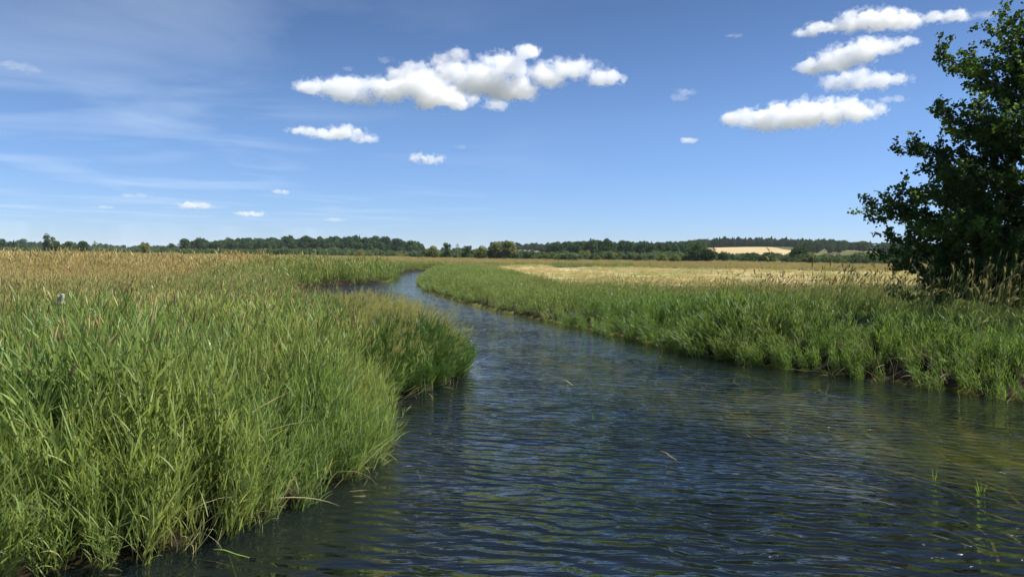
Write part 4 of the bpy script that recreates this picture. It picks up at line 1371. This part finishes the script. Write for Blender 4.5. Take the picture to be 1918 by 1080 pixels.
# ------------------------------------------------------------------ clouds: lumpy closed shapes filled with a scattering volume
def noise3(shape, cell, seed, octaves=4):
    r = np.random.default_rng(seed)
    out_ = np.zeros(shape); amp, tot = 1.0, 0.0
    for o_ in range(octaves):
        lat = r.random((64, 64, 64)).astype(np.float32)
        g = [np.arange(n) / (cell / 2 ** o_) + 7.3 for n in shape]
        i0 = [np.floor(q).astype(int) for q in g]
        fr_ = [smooth01(q - i) for q, i in zip(g, i0)]
        A = lat[np.ix_(i0[0] % 64, i0[1] % 64, i0[2] % 64)]
        def L3(dx, dy, dz): return lat[np.ix_((i0[0] + dx) % 64, (i0[1] + dy) % 64, (i0[2] + dz) % 64)]
        fx, fy, fz = fr_[0][:, None, None], fr_[1][None, :, None], fr_[2][None, None, :]
        v = ((A * (1 - fx) + L3(1, 0, 0) * fx) * (1 - fy) + (L3(0, 1, 0) * (1 - fx) + L3(1, 1, 0) * fx) * fy) * (1 - fz) + \
            ((L3(0, 0, 1) * (1 - fx) + L3(1, 0, 1) * fx) * (1 - fy) + (L3(0, 1, 1) * (1 - fx) + L3(1, 1, 1) * fx) * fy) * fz
        out_ += amp * v; tot += amp; amp *= 0.66
    return out_ / tot


def surface_nets(f):
    """quads of the zero level of f (positive inside)"""
    ins = f > 0
    nx_, ny_, nz_ = f.shape
    cs = np.zeros((nx_ - 1, ny_ - 1, nz_ - 1), dtype=np.int8)
    for dx in (0, 1):
        for dy in (0, 1):
            for dz in (0, 1):
                cs += ins[dx:nx_ - 1 + dx, dy:ny_ - 1 + dy, dz:nz_ - 1 + dz]
    mixed = (cs > 0) & (cs < 8)
    cid = -np.ones(mixed.shape, dtype=np.int64)
    c = np.argwhere(mixed)
    cid[mixed] = np.arange(len(c))
    acc = np.zeros((len(c), 3)); cnt = np.zeros(len(c))
    corners = [(dx, dy, dz) for dx in (0, 1) for dy in (0, 1) for dz in (0, 1)]
    for a_ in corners:
        for ax_ in range(3):
            if a_[ax_] == 1: continue
            b_ = list(a_); b_[ax_] = 1
            fa = f[c[:, 0] + a_[0], c[:, 1] + a_[1], c[:, 2] + a_[2]]
            fb = f[c[:, 0] + b_[0], c[:, 1] + b_[1], c[:, 2] + b_[2]]
            cr_ = (fa > 0) != (fb > 0)
            t = np.where(cr_, fa / np.where(fa - fb == 0, 1, fa - fb), 0)
            p = np.array(a_, dtype=float)[None].repeat(len(c), 0); p[:, ax_] = t
            acc += p * cr_[:, None]; cnt += cr_
    v = c + acc / cnt[:, None]
    quads = []
    for ax_ in range(3):
        s0 = [slice(None)] * 3; s1 = [slice(None)] * 3
        s0[ax_] = slice(0, -1); s1[ax_] = slice(1, None)
        e = np.argwhere(ins[tuple(s0)] != ins[tuple(s1)])
        o1, o2 = [q for q in range(3) if q != ax_]
        e = e[(e[:, o1] > 0) & (e[:, o2] > 0) & (e[:, o1] < f.shape[o1] - 1) & (e[:, o2] < f.shape[o2] - 1)]
        flip = ins[e[:, 0], e[:, 1], e[:, 2]]
        def cell(d1, d2):
            q = e.copy(); q[:, o1] += d1; q[:, o2] += d2
            return cid[q[:, 0], q[:, 1], q[:, 2]]
        qd = np.stack([cell(-1, -1), cell(0, -1), cell(0, 0), cell(-1, 0)], 1)
        if ax_ == 1: flip = ~flip
        qd[~flip] = qd[~flip][:, ::-1]
        quads.append(qd)
    return v, np.concatenate(quads)


def cloud(puffs, label, thick=1.0, seed=0, ragged=0.55, alt=900.0, depthk=0.6):
    puffs = np.array(puffs, dtype=float)
    cxm, cym = puffs[:, 0].mean(), puffs[:, 1].mean()
    hor = 464 + 0.01135 * cxm
    D = alt * F / max(20, hor - cym)
    s = D / F                        # metres per photo pixel at the cloud
    vox = max(1.15, (puffs[:, 0].max() - puffs[:, 0].min()) / 190.0)
    ctr = np.array(PD(cxm, cym, D))
    loc = np.array([np.array(PD(p[0], p[1], D)) - ctr for p in puffs]) / s     # px units
    rad = np.stack([puffs[:, 2], np.maximum(puffs[:, 3] * 1.2, puffs[:, 2] * depthk), puffs[:, 3]], 1)
    loc[:, 1] += np.random.default_rng(seed).normal(size=len(puffs)) * 4
    lo = (loc - rad * 1.7).min(0) - 4; hi = (loc + rad * 1.7).max(0) + 4
    shp = np.maximum(8, ((hi - lo) / vox).astype(int))
    hpx0 = float(np.median(puffs[:, 3]))
    g = [lo[k] + np.arange(shp[k]) * vox for k in range(3)]
    GX, GY, GZ = np.meshgrid(*g, indexing='ij')
    acc = np.zeros(tuple(shp))
    w1 = noise3(tuple(shp), hpx0 * 0.9 / vox, 900 + seed, 3) - 0.5; w2 = noise3(tuple(shp), hpx0 * 0.9 / vox, 950 + seed, 3) - 0.5
    GX = GX + w1 * hpx0 * 1.6; GZ = GZ + w2 * hpx0 * 1.1
    for c_, r_ in zip(loc, rad):
        q = ((GX - c_[0]) / r_[0]) ** 2 + ((GY - c_[1]) / r_[1]) ** 2
        dz = (GZ - c_[2]) / r_[2]
        q = q + np.where(dz < 0, dz * 1.25, dz) ** 2     # flatter below
        acc += np.exp(-q * 2.2)
    hpx = np.median(puffs[:, 3])
    big = max(10.0, hpx * 1.3)
    ns = noise3(tuple(shp), big / vox, 100 + seed, 6)
    f = np.log(np.maximum(acc, 1e-9)) / 2.2 + 0.95 + (ns - 0.5) * ragged * 9.0 - 0.02
    f[0] = f[-1] = -1; f[:, 0] = f[:, -1] = -1; f[:, :, 0] = f[:, :, -1] = -1
    ns2 = noise3(tuple(shp), max(5.0, hpx * 0.7) / vox, 300 + seed, 5)
    parts = []
    for nm_, ff, dens in (("cloud", f - 0.1, 0.24), ("wisp", f + 0.32 + (ns2 - 0.5) * 4.6, 0.10)):
        ff[0] = ff[-1] = -1; ff[:, 0] = ff[:, -1] = -1; ff[:, :, 0] = ff[:, :, -1] = -1
        v, q = surface_nets(ff)
        v = (v * vox + lo) * s
        mt_, nt_, out_ = new_mat("cloud_vapour")
        vs = N(nt_, 'ShaderNodeVolumePrincipled')
        vs.inputs['Color'].default_value = (0.994, 0.996, 0.998, 1)
        vs.inputs['Density'].default_value = 0.16 * thick * dens / s
        nt_.links.new(vs.outputs[0], out_.inputs['Volume'])
        parts.append(obj(nm_, make_mesh(nm_, v, q, mat=mt_)))
    o = parts[0]
    parts[1].parent = o
    o.location = tuple(ctr)
    tag(o, label, "cloud", "fair-weather clouds")
    return len(q)


CL = [
    ([(585, 163, 34, 12), (625, 166, 40, 16), (668, 162, 38, 15), (650, 180, 34, 13), (692, 188, 28, 12), (700, 158, 26, 12)], "grey-white ragged left end of the large middle cloud bank", 0.8, 1),
    ([(735, 172, 36, 20), (775, 165, 48, 22), (815, 180, 46, 24), (852, 193, 34, 16), (790, 150, 34, 13)], "brightest low cloud at the front of the middle cloud bank", 1.2, 2),
    ([(752, 137, 26, 12), (778, 130, 24, 13)], "small rounded cloud sitting above the brightest middle cloud", 0.8, 3),
    ([(860, 138, 44, 18), (910, 152, 52, 28), (955, 165, 42, 24), (945, 122, 44, 20), (985, 104, 20, 15), (880, 160, 40, 18)], "largest billowing white cloud on the right of the middle bank", 1.0, 4),
    ([(832, 114, 22, 10), (855, 106, 20, 12)], "greyish scrap of cloud above the gap in the middle bank", 0.6, 5),
    ([(1028, 142, 30, 24), (1066, 130, 36, 18), (1100, 132, 26, 16), (1130, 148, 30, 15)], "arched cloud with frayed right end, right of the largest cloud", 0.9, 6),
    ([(925, 198, 24, 10)], "small torn puff below the largest cloud", 0.8, 7),
    ([(888, 188, 12, 9)], "tiny puff between the two biggest middle clouds", 0.8, 8),
    ([(572, 246, 28, 7), (615, 252, 36, 9), (652, 250, 30, 13), (682, 260, 22, 8)], "low flat cloud with a peaked top under the left end of the bank", 1.0, 9),
    ([(800, 299, 26, 10)], "small bright oval cloud alone below the middle bank", 1.1, 10),
    ([(1290, 264, 15, 5)], "tiny flat cloud alone right of centre", 1.0, 11),
    ([(1272, 184, 14, 7), (1288, 172, 16, 7)], "faint wispy scrap right of the arched cloud", 0.25, 12),
    ([(350, 385, 22, 7), (382, 386, 20, 6)], "flat white cloud low over the left horizon", 1.0, 13),
    ([(470, 401, 24, 5)], "thin flat cloud low above the forest, second from the left", 1.0, 14),
    ([(528, 360, 13, 5)], "very small cloud above the thin flat one", 0.9, 15),
    ([(630, 412, 18, 3.5)], "faintest low streak of cloud above the dark wood", 0.5, 16),
    ([(192, 388, 15, 3.5)], "small grey streak low at left", 0.5, 17),
    ([(255, 366, 26, 4)], "faint grey streak above the small low one at left", 0.22, 18),
    ([(28, 124, 28, 8), (55, 131, 20, 6)], "thin tan-grey wisp at the far left of the sky", 0.14, 19),
    ([(1508, 62, 22, 8), (1548, 52, 32, 9), (1606, 42, 32, 19), (1655, 38, 46, 19), (1705, 42, 32, 14), (1755, 34, 24, 9), (1788, 33, 26, 10)], "uppermost long cloud at top right", 1.0, 20),
    ([(1518, 128, 28, 11), (1560, 117, 36, 18), (1600, 104, 40, 19), (1645, 87, 42, 14), (1688, 79, 26, 8)], "second right-hand cloud rising towards the upper right", 1.0, 21),
    ([(1568, 160, 28, 14), (1605, 155, 40, 20), (1645, 152, 34, 16), (1678, 153, 22, 10)], "third right-hand cloud, rounded and compact", 0.85, 22),
    ([(1675, 186, 20, 6)], "little wisp under the third right-hand cloud", 0.4, 23),
    ([(1375, 222, 24, 11), (1425, 224, 42, 17), (1485, 220, 52, 23), (1550, 212, 54, 23), (1610, 208, 40, 17)], "lowest and longest of the right-hand clouds", 1.15, 24),
    ([(724, 114, 15, 6)], "faint scrap above the small rounded cloud of the middle bank", 0.2, 26),
    ([(650, 128, 10, 4)], "tiny faint fleck above the left end of the middle bank", 0.2, 27),
    ([(1374, 68, 14, 4)], "tiny faint fleck left of the uppermost right-hand cloud", 0.2, 28),
    ([(862, 276, 9, 4)], "tiny faint fleck right above the small oval cloud", 0.2, 29),
    ([(1850, 28, 20, 7)], "faint wisp beside the top of the alder", 0.3, 25),
]
tot = 0
for pf, lb, th, sd_ in CL:
    tot += cloud(pf, lb, th, sd_)
print("cloud faces", tot)


# ------------------------------------------------------------------ air: faint haze over the whole valley
mt, nt, out = new_mat("haze")
vs = N(nt, 'ShaderNodeVolumePrincipled')
vs.inputs['Color'].default_value = (0.80, 0.90, 1.0, 1)
vs.inputs['Density'].default_value = 0.00006
nt.links.new(vs.outputs[0], out.inputs['Volume'])
hb = MB(); hb.box((-6700, -3600, -2.5), (6700, 7600, 60))
tag(obj("haze", hb.mesh("haze", mt)), kind='stuff')
